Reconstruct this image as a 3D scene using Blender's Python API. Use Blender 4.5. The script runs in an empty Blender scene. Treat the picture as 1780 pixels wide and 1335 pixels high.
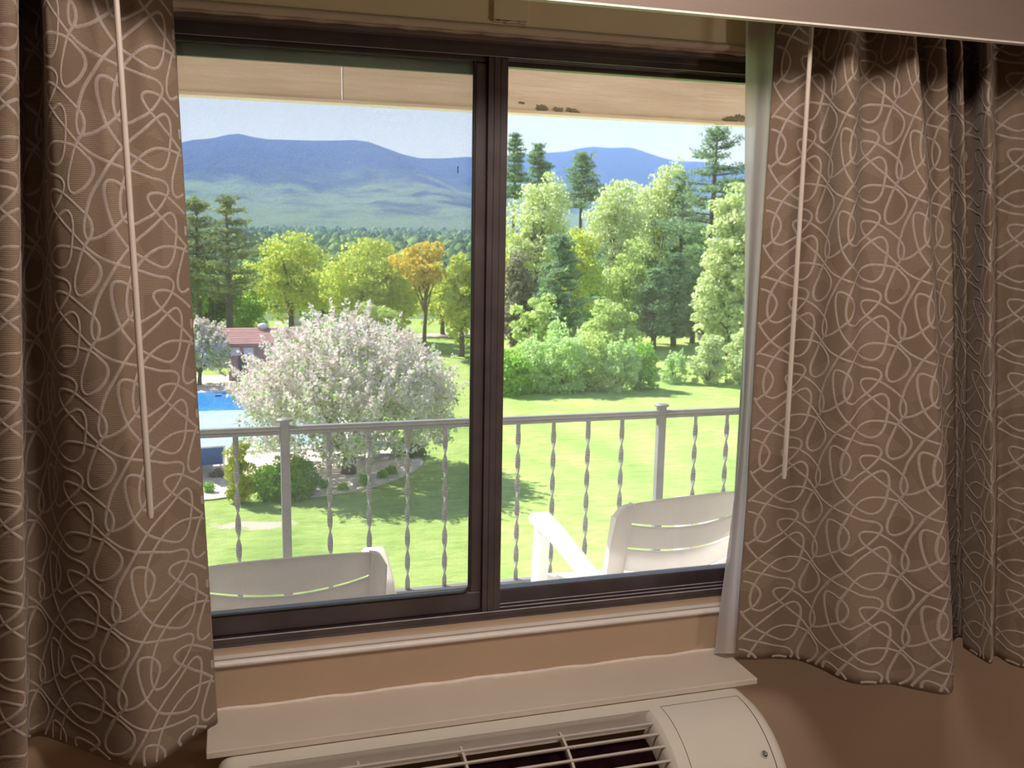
import bpy, math, random
import numpy as np
from mathutils import Vector, Matrix

# ------------------------------------------------------------------ camera, world, sun, lamps, exposure
SC = bpy.context.scene
COL = SC.collection
VS = SC.view_settings
SC.display_settings.display_device = 'sRGB'
VS.view_transform = 'Standard'
VS.look = 'None'
VS.gamma = 1.0
VS.use_curve_mapping = False
VS.exposure = 0.0

RT = Vector((.9584, -.2849, .0173)); UP = Vector((.0299, .1602, .9866)); FW = Vector((.2839, .9451, -.162))
EYE = Vector((0, -1.85, 1.5)); FPX = 1620.0
cam = bpy.data.cameras.new('camera')
cam.sensor_fit = 'HORIZONTAL'; cam.sensor_width = 36.0; cam.lens = 36.0 * FPX / 1780.0
cam.clip_start = .05; cam.clip_end = 20000
cam.dof.use_dof = True; cam.dof.focus_distance = 2.1; cam.dof.aperture_fstop = 11.0
co = bpy.data.objects.new('camera', cam); COL.objects.link(co)
m3 = Matrix((RT, UP, -FW)).transposed()
co.matrix_world = Matrix.Translation(EYE) @ m3.to_4x4()
SC.camera = co

world = bpy.data.worlds.new('sky'); SC.world = world; world.use_nodes = True
wn = world.node_tree.nodes; wl = world.node_tree.links
wn.clear()
w_out = wn.new('ShaderNodeOutputWorld'); w_bg = wn.new('ShaderNodeBackground')
w_tc = wn.new('ShaderNodeTexCoord'); w_sep = wn.new('ShaderNodeSeparateXYZ'); w_rmp = wn.new('ShaderNodeValToRGB')
wl.new(w_tc.outputs['Generated'], w_sep.inputs[0]); wl.new(w_sep.outputs['Z'], w_rmp.inputs[0])
e = w_rmp.color_ramp.elements
e[0].position = 0.0; e[0].color = (.82, .85, .99, 1)
e[1].position = 1.0; e[1].color = (.22, .40, .80, 1)
k = w_rmp.color_ramp.elements.new(.22); k.color = (.70, .79, .97, 1)
wl.new(w_rmp.outputs[0], w_bg.inputs[0]); w_bg.inputs[1].default_value = 1.2
wl.new(w_bg.outputs[0], w_out.inputs[0])

SUN_DIR = Vector((-.65, .76, 1.03)).normalized()
sun = bpy.data.lights.new('sun', 'SUN'); sun.energy = 13.0; sun.angle = .012; sun.color = (1, .965, .91)
so = bpy.data.objects.new('sun', sun); COL.objects.link(so)
so.rotation_euler = SUN_DIR.to_track_quat('Z', 'Y').to_euler()

def area(name, loc, target, size, power, color):
    l = bpy.data.lights.new(name, 'AREA'); l.shape = 'DISK'; l.size = size; l.energy = power; l.color = color
    o = bpy.data.objects.new(name, l); COL.objects.link(o); o.location = loc
    o.rotation_euler = (Vector(loc) - Vector(target)).to_track_quat('Z', 'Y').to_euler()
    return o
area('ceiling_fill_light', (.50, -1.08, 2.37), (.5, -.25, .7), .5, 27, (1, .88, .78))  # added unseen fill near the ceiling for the curtains and ledge
area('bounce_fill_light', (.6, -2.9, 1.7), (.6, -2.95, 2.42), .5, 5, (1, .83, .72))  # added unseen upward fill, brightens the room by ceiling bounce
area('right_fill_light', (3.52, -3.2, .55), (.4, 0, 1.95), .4, 20, (1, .86, .75))  # added unseen low fill aimed at the window header

SC.cycles.max_bounces = 8; SC.cycles.diffuse_bounces = 4; SC.cycles.glossy_bounces = 3
SC.cycles.transparent_max_bounces = 12; SC.cycles.transmission_bounces = 4
SC.cycles.volume_bounces = 1; SC.cycles.use_denoising = True
SC.cycles.caustics_reflective = False; SC.cycles.caustics_refractive = False

# ------------------------------------------------------------------ helpers
rnd = random.Random(7)
RNG = np.random.default_rng(11)
GZ = -5.0                                   # lawn level, one storey and a half below the room

def ray(px, py): return RT * (px - 890) - UP * (py - 667.5) + FW * FPX
def at(px, py, y):                          # point on the sight line at depth y (metres beyond the window wall)
    d = ray(px, py); return EYE + d * ((y - EYE.y) / d.y)
def atz(px, py, z):
    d = ray(px, py); return EYE + d * ((z - EYE.z) / d.z)

def link(name, mesh, parent=None, mats=()):
    o = bpy.data.objects.new(name, mesh); COL.objects.link(o)
    for m in (mats if isinstance(mats, (list, tuple)) else [mats]):
        if m: mesh.materials.append(m)
    if parent: o.parent = parent
    return o
def tag(o, label=None, cat=None, group=None, kind=None):
    if label: o['label'] = label
    if cat: o['category'] = cat
    if group: o['group'] = group
    if kind: o['kind'] = kind
    return o
def empty(name, loc=(0, 0, 0), rz=0, **kw):
    o = bpy.data.objects.new(name, None); COL.objects.link(o); o.location = loc; o.rotation_euler = (0, 0, rz)
    o.empty_display_size = .1
    return tag(o, **kw)
def copy_tree(o, parent=None):
    c = o.copy(); COL.objects.link(c)
    if parent: c.parent = parent
    for ch in list(o.children): copy_tree(ch, c)
    return c

class MB:
    """collects simple shapes and links them as one mesh object"""
    def __init__(self): self.v = []; self.f = []; self.s = []
    def add(self, vs, fs, smooth=False):
        n = len(self.v); self.v += [tuple(p) for p in vs]; self.f += [tuple(i + n for i in f) for f in fs]
        self.s += [smooth] * len(fs); return self
    def box(self, x0, x1, y0, y1, z0, z1):
        vs = [(x, y, z) for z in (z0, z1) for y in (y0, y1) for x in (x0, x1)]
        return self.add(vs, [(0, 2, 3, 1), (4, 5, 7, 6), (0, 1, 5, 4), (1, 3, 7, 5), (3, 2, 6, 7), (2, 0, 4, 6)])
    def prism(self, poly, axis, a0, a1, smooth=False):     # polygon in the two other axes, extruded along axis
        def P(p, a):
            if axis == 'x': return (a, p[0], p[1])
            if axis == 'y': return (p[0], a, p[1])
            return (p[0], p[1], a)
        n = len(poly); vs = [P(p, a0) for p in poly] + [P(p, a1) for p in poly]
        self.add(vs, [(i, (i + 1) % n, (i + 1) % n + n, i + n) for i in range(n)], smooth)
        return self.add(vs, [tuple(range(n))[::-1], tuple(range(n, 2 * n))])
    def tube(self, pts, radii, n=8, caps=True, smooth=True, flat=(1, 1)):
        pts = [Vector(p) for p in pts]
        if not isinstance(radii, (list, tuple)): radii = [radii] * len(pts)
        vs = []; ref = None
        for i, p in enumerate(pts):
            t = (pts[min(i + 1, len(pts) - 1)] - pts[max(i - 1, 0)]).normalized()
            if ref is None: ref = Vector((0, 0, 1)) if abs(t.z) < .9 else Vector((1, 0, 0))
            a = t.cross(ref).normalized(); b = a.cross(t).normalized(); ref = b
            for j in range(n):
                an = 2 * math.pi * j / n
                vs.append(p + a * (math.cos(an) * radii[i] * flat[0]) + b * (math.sin(an) * radii[i] * flat[1]))
        fs = [(i * n + j, i * n + (j + 1) % n, (i + 1) * n + (j + 1) % n, (i + 1) * n + j) for i in range(len(pts) - 1) for j in range(n)]
        self.add(vs, fs, smooth)
        if caps: self.add(vs[:n], [tuple(range(n))]); self.add(vs[-n:], [tuple(range(n))[::-1]])
        return self
    def grid(self, rows, smooth=True, flip=False):
        nr, nc = len(rows), len(rows[0]); vs = [p for r in rows for p in r]
        fs = []
        for i in range(nr - 1):
            for j in range(nc - 1):
                q = (i * nc + j, i * nc + j + 1, (i + 1) * nc + j + 1, (i + 1) * nc + j)
                fs.append(q[::-1] if flip else q)
        return self.add(vs, fs, smooth)
    def lathe(self, c, prof, n=16):
        vs = []
        for r, z in prof:
            for j in range(n):
                a = 2 * math.pi * j / n; vs.append((c[0] + r * math.cos(a), c[1] + r * math.sin(a), c[2] + z))
        fs = [(i * n + j, i * n + (j + 1) % n, (i + 1) * n + (j + 1) % n, (i + 1) * n + j) for i in range(len(prof) - 1) for j in range(n)]
        return self.add(vs, fs, True)
    def build(self, name, mat=None, parent=None, bevel=0, seg=2, **kw):
        me = bpy.data.meshes.new(name); me.from_pydata(self.v, [], self.f); me.polygons.foreach_set('use_smooth', self.s); me.update()
        o = link(name, me, parent, mat)
        if bevel:
            b = o.modifiers.new('bevel', 'BEVEL'); b.width = bevel; b.segments = seg; b.limit_method = 'ANGLE'
            b.harden_normals = False
        return tag(o, **kw)

def np_mesh(name, verts, quads, mat, parent=None, smooth=False, **kw):
    me = bpy.data.meshes.new(name); nv = len(verts); nf = len(quads)
    me.vertices.add(nv); me.vertices.foreach_set('co', np.asarray(verts, np.float32).ravel())
    me.loops.add(nf * 4); me.loops.foreach_set('vertex_index', np.asarray(quads, np.int32).ravel())
    me.polygons.add(nf); me.polygons.foreach_set('loop_start', np.arange(nf, dtype=np.int32) * 4)
    if smooth: me.polygons.foreach_set('use_smooth', np.ones(nf, bool))
    me.update(calc_edges=True)
    return tag(link(name, me, parent, mat), **kw)

# ------------------------------------------------------------------ materials
def new_mat(name):
    m = bpy.data.materials.new(name); m.use_nodes = True; nt = m.node_tree
    return m, nt, nt.nodes['Principled BSDF']
def noise(nt, scale, detail=4, coord='Object', stretch=None, rough=.5):
    tc = nt.nodes.new('ShaderNodeTexCoord'); n = nt.nodes.new('ShaderNodeTexNoise')
    n.inputs['Scale'].default_value = scale; n.inputs['Detail'].default_value = detail; n.inputs['Roughness'].default_value = rough
    src = tc.outputs[coord]
    if stretch:
        mp = nt.nodes.new('ShaderNodeMapping'); mp.inputs['Scale'].default_value = stretch
        nt.links.new(src, mp.inputs[0]); src = mp.outputs[0]
    nt.links.new(src, n.inputs['Vector']); return n
def ramp(nt, src, stops):
    r = nt.nodes.new('ShaderNodeValToRGB'); el = r.color_ramp.elements
    for i, (p, c) in enumerate(stops):
        x = el[i] if i < 2 else el.new(p)
        x.position = p; x.color = (*c, 1)
    nt.links.new(src, r.inputs[0]); return r
def bump(nt, src, bsdf, strength, dist):
    b = nt.nodes.new('ShaderNodeBump'); b.inputs['Strength'].default_value = strength; b.inputs['Distance'].default_value = dist
    nt.links.new(src, b.inputs['Height']); nt.links.new(b.outputs[0], bsdf.inputs['Normal']); return b
def paint(name, col, rough=.55, var=.12, scale=9, bmp=.15, dist=.002, metallic=0, stretch=None, spec=.5):
    m, nt, b = new_mat(name)
    n = noise(nt, scale, 5, stretch=stretch)
    lo = tuple(c * (1 - var) for c in col); hi = tuple(min(1, c * (1 + var)) for c in col)
    r = ramp(nt, n.outputs['Fac'], [(.3, lo), (.7, hi)])
    nt.links.new(r.outputs[0], b.inputs['Base Color'])
    b.inputs['Roughness'].default_value = rough; b.inputs['Metallic'].default_value = metallic
    b.inputs['Specular IOR Level'].default_value = spec
    if bmp:
        n2 = noise(nt, scale * 14, 3, stretch=stretch); bump(nt, n2.outputs['Fac'], b, bmp, dist)
    return m
def leafy(name, cols, trans=.52, scale=None):
    """foliage: diffuse plus light passing through, each leaf its own shade"""
    m, nt, b = new_mat(name); nt.nodes.remove(b); out = nt.nodes['Material Output']
    g = nt.nodes.new('ShaderNodeNewGeometry')
    n = len(cols); r = ramp(nt, g.outputs['Random Per Island'], [(i / max(1, n - 1), c) for i, c in enumerate(cols)])
    d = nt.nodes.new('ShaderNodeBsdfDiffuse'); t = nt.nodes.new('ShaderNodeBsdfTranslucent'); mx = nt.nodes.new('ShaderNodeMixShader')
    mx.inputs[0].default_value = trans
    nt.links.new(r.outputs[0], d.inputs[0]); nt.links.new(r.outputs[0], t.inputs[0])
    nt.links.new(d.outputs[0], mx.inputs[1]); nt.links.new(t.outputs[0], mx.inputs[2]); nt.links.new(mx.outputs[0], out.inputs[0])
    return m

M = {}
M['wall'] = paint('tan_wall_paint', (.46, .33, .23), .6, .05, 4, .25, .0015)
M['soffit_paint'] = paint('pale_cream_paint', (.66, .53, .42), .5, .06, 12, .3, .002)
M['grey_brown'] = paint('grey_brown_tone', (.16, .125, .10), .6, .15, 10, .4, .002, stretch=(.3, 3, 3))
M['header'] = paint('header_lit_tone', (.88, .73, .50), .55, .05, 4, .25, .0015)  # light on the header put into a raised, yellowish base colour
M['ceiling'] = paint('ceiling_white', (.7, .66, .6), .8, .03, 3)
M['carpet'] = paint('carpet_beige', (.34, .24, .17), .95, .25, 60, .5, .004)
M['bronze'] = paint('dark_bronze_aluminium', (.075, .058, .060), .30, .2, 14, .08, .001, spec=.6)
M['fin'] = paint('track_edge_glint', (.55, .50, .53), .35, .2, 30, 0)  # pale colour for the painted glint along the track edges
M['screen_frame'] = paint('grey_green_screen_frame', (.17, .17, .15), .45, .1, 20, .1)
M['gasket'] = paint('black_gasket', (.03, .028, .03), .5, .1)
M['wire'] = paint('screen_wire_grey', (.42, .41, .43), .5, .1, 5, 0)
M['sill'] = paint('white_sill_paint', (.78, .72, .68), .38, .06, 14, .5, .002)
M['ledge'] = paint('greige_ledge_paint', (.60, .525, .44), .45, .04, 6, .25, .001)
M['caulk'] = paint('white_caulk', (.75, .66, .60), .5, .06, 30, .4, .002)
M['ac'] = paint('warm_white_plastic', (.68, .63, .55), .36, .03, 5, .1, .0006)
M['ac_dark'] = paint('dark_interior', (.014, .005, .007), .9, .4, 30, 0, spec=0)
M['ac_recess'] = paint('recess_plastic', (.44, .39, .33), .5, .05)
M['ac_wire'] = paint('grille_plastic', (.52, .45, .40), .4, .03)
M['badge'] = paint('badge_dark', (.05, .04, .04), .35, .1, 5, 0)
M['badge_ring'] = paint('badge_ring', (.62, .58, .54), .3, .05, 5, 0)
M['valance'] = paint('taupe_valance_board', (.235, .175, .145), .6, .07, 5, .3, .0012, stretch=(.3, 2, 2))
M['valance_edge'] = paint('white_boards_and_lit_edge', (.8, .76, .7), .5, .03)  # shared by the white boards and the painted window-lit lower edge
M['wand'] = paint('ivory_wand', (.62, .54, .47), .35, .04, 20, 0)
M['lining'] = None
M['chair'] = paint('white_resin', (.90, .87, .87), .34, .03, 4, .05, .0006)
_nt = M['chair'].node_tree; _b = _nt.nodes['Principled BSDF']; _t = _nt.nodes.new('ShaderNodeBsdfTranslucent'); _t.inputs[0].default_value = (.9, .87, .86, 1)
_m = _nt.nodes.new('ShaderNodeMixShader'); _m.inputs[0].default_value = .45; _nt.links.new(_b.outputs[0], _m.inputs[1]); _nt.links.new(_t.outputs[0], _m.inputs[2]); _nt.links.new(_m.outputs[0], _nt.nodes['Material Output'].inputs[0])
M['rail'] = paint('grey_railing_paint', (.21, .205, .23), .45, .12, 12, .25, .001)
M['slab'] = paint('balcony_concrete', (.78, .75, .73), .8, .1, 4, .3, .003)
M['facade'] = paint('facade_board', (.76, .66, .56), .7, .08, 3, .3)
M['roof'] = paint('faded_red_roof', (.40, .20, .20), .8, .12, 3, .4, .01)
M['shed_wall'] = paint('rose_shed_boards', (.42, .27, .27), .75, .1, 3, .3, .01)
M['sign'] = paint('pale_sign', (.70, .68, .80), .6, .05)
M['vent'] = paint('metal_vent', (.66, .66, .72), .3, .05, 4, 0)
M['shed_dark'] = paint('shed_doorway', (.10, .09, .12), .7, .2)
M['deck'] = paint('pool_concrete', (.72, .60, .54), .85, .10, .9, .3, .01)
M['coping'] = paint('pool_coping', (.82, .80, .80), .6, .06)
M['cover'] = None
M['gravel'] = paint('pale_gravel', (.80, .70, .68), .9, .28, 6, .8, .03)
M['rock'] = paint('pale_rock', (.76, .66, .60), .85, .2, 3, .6, .03)
M['blue_sling'] = paint('blue_sling', (.045, .10, .36), .6, .15, 5, 0)
M['white_frame'] = paint('white_frame', (.8, .8, .84), .4, .03)
M['bark'] = paint('bark', (.12, .095, .085), .9, .3, 8, .8, .02, stretch=(1, 1, .3))
M['bark_pine'] = paint('pine_bark', (.10, .085, .08), .9, .3, 5, .8, .03, stretch=(1, 1, .3))
M['path'] = paint('pale_path', (.55, .45, .42), .9, .12, .6, .2)

def glass_mat():
    m, nt, b = new_mat('window_glass'); nt.nodes.remove(b); out = nt.nodes['Material Output']
    t = nt.nodes.new('ShaderNodeBsdfTransparent'); g = nt.nodes.new('ShaderNodeBsdfGlossy'); mx = nt.nodes.new('ShaderNodeMixShader')
    t.inputs[0].default_value = (.97, .985, .975, 1); g.inputs['Roughness'].default_value = .0
    fr = nt.nodes.new('ShaderNodeFresnel'); fr.inputs[0].default_value = 1.5
    nt.links.new(fr.outputs[0], mx.inputs[0]); nt.links.new(t.outputs[0], mx.inputs[1]); nt.links.new(g.outputs[0], mx.inputs[2])
    # pale film standing in for veiling glare on the pane, brighter in blotches
    d = nt.nodes.new('ShaderNodeBsdfTranslucent'); d.inputs[0].default_value = (.9, .92, .95, 1); m2 = nt.nodes.new('ShaderNodeMixShader')
    n = noise(nt, 2.2, 4, stretch=(1, 1, .5)); mr = nt.nodes.new('ShaderNodeMapRange'); mr.inputs[1].default_value = .3; mr.inputs[2].default_value = .75; mr.inputs[3].default_value = .03; mr.inputs[4].default_value = .10
    nt.links.new(n.outputs['Fac'], mr.inputs[0]); nt.links.new(mr.outputs[0], m2.inputs[0]); nt.links.new(mx.outputs[0], m2.inputs[1]); nt.links.new(d.outputs[0], m2.inputs[2])
    nt.links.new(m2.outputs[0], out.inputs[0]); return m
M['glass'] = glass_mat()

def fabric_mat():
    m, nt, b = new_mat('jacquard_fabric')
    tc = nt.nodes.new('ShaderNodeTexCoord')
    wv = nt.nodes.new('ShaderNodeTexWave'); wv.wave_type = 'BANDS'; wv.bands_direction = 'Y'
    wv.inputs['Scale'].default_value = 1 / .0032 / 3.1831 * 1.0
    wv.inputs['Distortion'].default_value = .6; wv.inputs['Detail'].default_value = 1
    nt.links.new(tc.outputs['UV'], wv.inputs['Vector'])
    n = nt.nodes.new('ShaderNodeTexVoronoi'); n.inputs['Scale'].default_value = 15
    nt.links.new(tc.outputs['UV'], n.inputs['Vector'])
    sp = nt.nodes.new('ShaderNodeSeparateColor'); nt.links.new(n.outputs['Color'], sp.inputs[0])
    th = nt.nodes.new('ShaderNodeMath'); th.operation = 'GREATER_THAN'; th.inputs[1].default_value = .42
    nt.links.new(sp.outputs[0], th.inputs[0])
    mu = nt.nodes.new('ShaderNodeMath'); mu.operation = 'MULTIPLY'
    nt.links.new(wv.outputs['Fac'], mu.inputs[0]); nt.links.new(th.outputs[0], mu.inputs[1])
    r = ramp(nt, mu.outputs[0], [(0, (.230, .163, .114)), (1, (.315, .232, .168))])
    g = nt.nodes.new('ShaderNodeTexNoise'); g.inputs['Scale'].default_value = 260; nt.links.new(tc.outputs['UV'], g.inputs['Vector'])
    mx = nt.nodes.new('ShaderNodeMix'); mx.data_type = 'RGBA'; mx.blend_type = 'MULTIPLY'; mx.inputs[0].default_value = .35
    nt.links.new(r.outputs[0], mx.inputs[6]); nt.links.new(ramp(nt, g.outputs['Fac'], [(.3, (.7, .68, .66)), (.7, (1, 1, 1))]).outputs[0], mx.inputs[7])
    nt.links.new(mx.outputs[2], b.inputs['Base Color'])
    b.inputs['Roughness'].default_value = .85; b.inputs['Sheen Weight'].default_value = .15; b.inputs['Specular IOR Level'].default_value = .2
    bump(nt, mu.outputs[0], b, .5, .0008)
    return m
M['fabric'] = fabric_mat()
M['thread'] = paint('woven_loop_thread', (.42, .345, .30), .55, .12, 220, .5, .0006, spec=.35)
def lining_mat():
    m, nt, b = new_mat('white_lining'); nt.nodes.remove(b); out = nt.nodes['Material Output']
    d = nt.nodes.new('ShaderNodeBsdfDiffuse'); t = nt.nodes.new('ShaderNodeBsdfTranslucent'); mx = nt.nodes.new('ShaderNodeMixShader')
    tp = nt.nodes.new('ShaderNodeBsdfTransparent'); m2 = nt.nodes.new('ShaderNodeMixShader')
    d.inputs[0].default_value = (.90, .87, .89, 1); t.inputs[0].default_value = (.93, .89, .90, 1); mx.inputs[0].default_value = .62
    n = noise(nt, 40, 3, stretch=(1, 1, .1)); bp = nt.nodes.new('ShaderNodeBump'); bp.inputs['Strength'].default_value = .2; bp.inputs['Distance'].default_value = .002
    nt.links.new(n.outputs['Fac'], bp.inputs['Height']); nt.links.new(bp.outputs[0], d.inputs['Normal'])
    nt.links.new(d.outputs[0], mx.inputs[1]); nt.links.new(t.outputs[0], mx.inputs[2])
    m2.inputs[0].default_value = .12
    nt.links.new(mx.outputs[0], m2.inputs[1]); nt.links.new(tp.outputs[0], m2.inputs[2]); nt.links.new(m2.outputs[0], out.inputs[0])
    return m
M['lining'] = lining_mat()

def fascia_mat():
    m, nt, b = new_mat('peach_fascia_board')
    n = noise(nt, 7, 6, stretch=(.35, 1, 3.0), rough=.6)
    r = ramp(nt, n.outputs['Fac'], [(.3, (.74, .57, .53)), (.7, (.92, .78, .74))])
    nt.links.new(r.outputs[0], b.inputs['Base Color']); b.inputs['Roughness'].default_value = .7
    n2 = noise(nt, 26, 6, stretch=(.25, 1, 2.2), rough=.65); bump(nt, n2.outputs['Fac'], b, .8, .006)
    return m
M['fascia'] = fascia_mat()
M['bare_wood'] = paint('weathered_bare_wood', (.17, .12, .085), .85, .5, 40, .6, .003, stretch=(.4, 1, 2))

def lawn_mat():
    m, nt, b = new_mat('lawn_grass')
    n1 = noise(nt, .55, 5, stretch=(1, .5, 1)); n2 = noise(nt, 4.5, 8, stretch=(.45, 1.3, 1), rough=.68)
    a = ramp(nt, n1.outputs['Fac'], [(.28, (.27, .39, .11)), (.5, (.36, .48, .145)), (.75, (.45, .54, .19))])
    c = ramp(nt, n2.outputs['Fac'], [(.28, (.55, .62, .50)), (.68, (1.15, 1.1, 1.1))])
    mx = nt.nodes.new('ShaderNodeMix'); mx.data_type = 'RGBA'; mx.blend_type = 'MULTIPLY'; mx.inputs[0].default_value = 1
    nt.links.new(a.outputs[0], mx.inputs[6]); nt.links.new(c.outputs[0], mx.inputs[7])
    # a bare sandy patch worn into the grass
    tc = nt.nodes.new('ShaderNodeTexCoord'); mp = nt.nodes.new('ShaderNodeMapping'); mp.vector_type = 'TEXTURE'
    p0 = atz(445, 912, GZ); mp.inputs['Location'].default_value = (p0.x, p0.y, 0); mp.inputs['Rotation'].default_value = (0, 0, -.12); mp.inputs['Scale'].default_value = (1.05, .34, 1)
    nz = noise(nt, 1.6, 5); ad = nt.nodes.new('ShaderNodeVectorMath'); ad.operation = 'MULTIPLY_ADD'
    ad.inputs[1].default_value = (1.5, 1.1, 0); nt.links.new(nz.outputs['Color'], ad.inputs[0])
    sb = nt.nodes.new('ShaderNodeVectorMath'); sb.operation = 'SUBTRACT'; sb.inputs[1].default_value = (.75, .55, 0)
    nt.links.new(tc.outputs['Object'], ad.inputs[2]); nt.links.new(ad.outputs[0], sb.inputs[0]); nt.links.new(sb.outputs[0], mp.inputs[0])
    ln = nt.nodes.new('ShaderNodeVectorMath'); ln.operation = 'MULTIPLY'; ln.inputs[1].default_value = (1, 1, 0); nt.links.new(mp.outputs[0], ln.inputs[0])
    le = nt.nodes.new('ShaderNodeVectorMath'); le.operation = 'LENGTH'; nt.links.new(ln.outputs[0], le.inputs[0])
    mk = ramp(nt, le.outputs['Value'], [(.65, (1, 1, 1)), (1.0, (0, 0, 0))])
    m2 = nt.nodes.new('ShaderNodeMix'); m2.data_type = 'RGBA'
    nt.links.new(mk.outputs[0], m2.inputs[0]); nt.links.new(mx.outputs[2], m2.inputs[6]); m2.inputs[7].default_value = (.55, .46, .38, 1)
    nt.links.new(m2.outputs[2], b.inputs['Base Color']); b.inputs['Roughness'].default_value = .9; b.inputs['Specular IOR Level'].default_value = .1
    bump(nt, n2.outputs['Fac'], b, .7, .06)
    return m
M['lawn'] = lawn_mat()
M['field'] = paint('valley_floor', (.10, .17, .05), .95, .35, .02, 0)

def forest_mat(name, stops, sc):
    m, nt, b = new_mat(name)
    n = noise(nt, sc, 8, rough=.62); r = ramp(nt, n.outputs['Fac'], stops)
    nt.links.new(r.outputs[0], b.inputs['Base Color']); b.inputs['Roughness'].default_value = 1; b.inputs['Specular IOR Level'].default_value = 0
    n2 = noise(nt, sc * 9, 6, rough=.7); bump(nt, n2.outputs['Fac'], b, 1, 14)
    return m
def mountain_mat():
    m, nt, b = new_mat('mountain_forest')
    n = noise(nt, .0045, 8, rough=.65); g = nt.nodes.new('ShaderNodeNewGeometry'); sp = nt.nodes.new('ShaderNodeSeparateXYZ'); nt.links.new(g.outputs['Position'], sp.inputs[0])
    mr = nt.nodes.new('ShaderNodeMapRange'); mr.inputs[1].default_value = 330; mr.inputs[2].default_value = 20; mr.inputs[3].default_value = -.20; mr.inputs[4].default_value = .17
    nt.links.new(sp.outputs['Z'], mr.inputs[0]); ad = nt.nodes.new('ShaderNodeMath'); nt.links.new(n.outputs['Fac'], ad.inputs[0]); nt.links.new(mr.outputs[0], ad.inputs[1])
    r = ramp(nt, ad.outputs[0], [(.40, (.008, .016, .014)), (.52, (.028, .050, .024)), (.64, (.13, .19, .06))])
    nt.links.new(r.outputs[0], b.inputs['Base Color']); b.inputs['Roughness'].default_value = 1; b.inputs['Specular IOR Level'].default_value = 0
    n2 = noise(nt, .03, 6, rough=.7); bump(nt, n2.outputs['Fac'], b, 1, 14); return m
M['mountain'] = mountain_mat()

def water_mat():
    m, nt, b = new_mat('pool_water')
    n = noise(nt, .6, 4); r = ramp(nt, n.outputs['Fac'], [(.3, (.02, .20, .62)), (.7, (.05, .33, .78))])
    nt.links.new(r.outputs[0], b.inputs['Base Color']); b.inputs['Roughness'].default_value = .08; b.inputs['IOR'].default_value = 1.33
    n2 = noise(nt, 5, 4); bump(nt, n2.outputs['Fac'], b, .25, .05); return m
M['water'] = water_mat()
def cover_mat():
    m, nt, b = new_mat('pale_blue_pool_cover')
    n = noise(nt, 1.2, 4); r = ramp(nt, n.outputs['Fac'], [(.3, (.38, .55, .74)), (.7, (.48, .64, .80))])
    nt.links.new(r.outputs[0], b.inputs['Base Color']); b.inputs['Roughness'].default_value = .35
    v = nt.nodes.new('ShaderNodeTexVoronoi'); v.inputs['Scale'].default_value = 5; tc = nt.nodes.new('ShaderNodeTexCoord'); nt.links.new(tc.outputs['Object'], v.inputs['Vector'])
    bump(nt, v.outputs['Distance'], b, .5, .05); return m
M['cover'] = cover_mat()

G = (.22, .34, .035)
M['leaf_lime'] = leafy('leaf_lime', [(0.364, 0.520, 0.130), (0.546, 0.676, 0.228), (0.715, 0.780, 0.422)])
M['leaf_yellow'] = leafy('leaf_yellow_green', [(0.300, 0.492, 0.111), (0.631, 0.754, 0.147), (0.860, 0.820, 0.220), (0.541, 0.656, 0.147)])
M['leaf_gold'] = leafy('leaf_gold', [(0.486, 0.538, 0.085), (0.829, 0.658, 0.127), (0.860, 0.598, 0.148), (0.572, 0.598, 0.105)])
M['leaf_pale'] = leafy('leaf_pale_green', [(0.410, 0.546, 0.182), (0.683, 0.778, 0.386), (0.860, 0.860, 0.683)])
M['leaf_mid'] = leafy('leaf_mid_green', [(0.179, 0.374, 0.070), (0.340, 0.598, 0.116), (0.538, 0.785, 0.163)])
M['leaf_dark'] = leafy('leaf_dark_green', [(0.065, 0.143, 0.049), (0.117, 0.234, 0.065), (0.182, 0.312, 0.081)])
M['leaf_brown'] = leafy('leaf_dull_brown', [(0.182, 0.195, 0.130), (0.286, 0.273, 0.211), (0.364, 0.377, 0.244)])
M['leaf_willow'] = leafy('leaf_willow', [(0.390, 0.598, 0.195), (0.585, 0.754, 0.358), (0.715, 0.850, 0.488)])
M['needle'] = leafy('pine_needles', [(0.132, 0.242, 0.154), (0.231, 0.374, 0.209), (0.374, 0.495, 0.275)], .35)
M['needle_warm'] = leafy('pine_needles_warm', [(.14, .22, .10), (.26, .35, .14), (.42, .48, .19)], .35)  # warmer, yellower needle tone for the left-hand pines
M['blossom'] = leafy('apple_blossom', [(.80, .62, .62), (.82, .70, .70), (.86, .80, .78), (.88, .84, .84), (.80, .80, .74)], .45)
M['needle_far'] = leafy('far_forest_leaves', [(0.055, 0.135, 0.085), (0.146, 0.270, 0.105), (0.309, 0.439, 0.148), (0.091, 0.169, 0.105)], .2)
M['juniper'] = leafy('juniper', [(0.106, 0.256, 0.030), (0.196, 0.390, 0.044), (0.330, 0.510, 0.074)], .3)
M['gold_conifer'] = leafy('gold_conifer', [(0.300, 0.400, 0.037), (0.475, 0.525, 0.050), (0.625, 0.625, 0.088)], .35)

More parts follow.
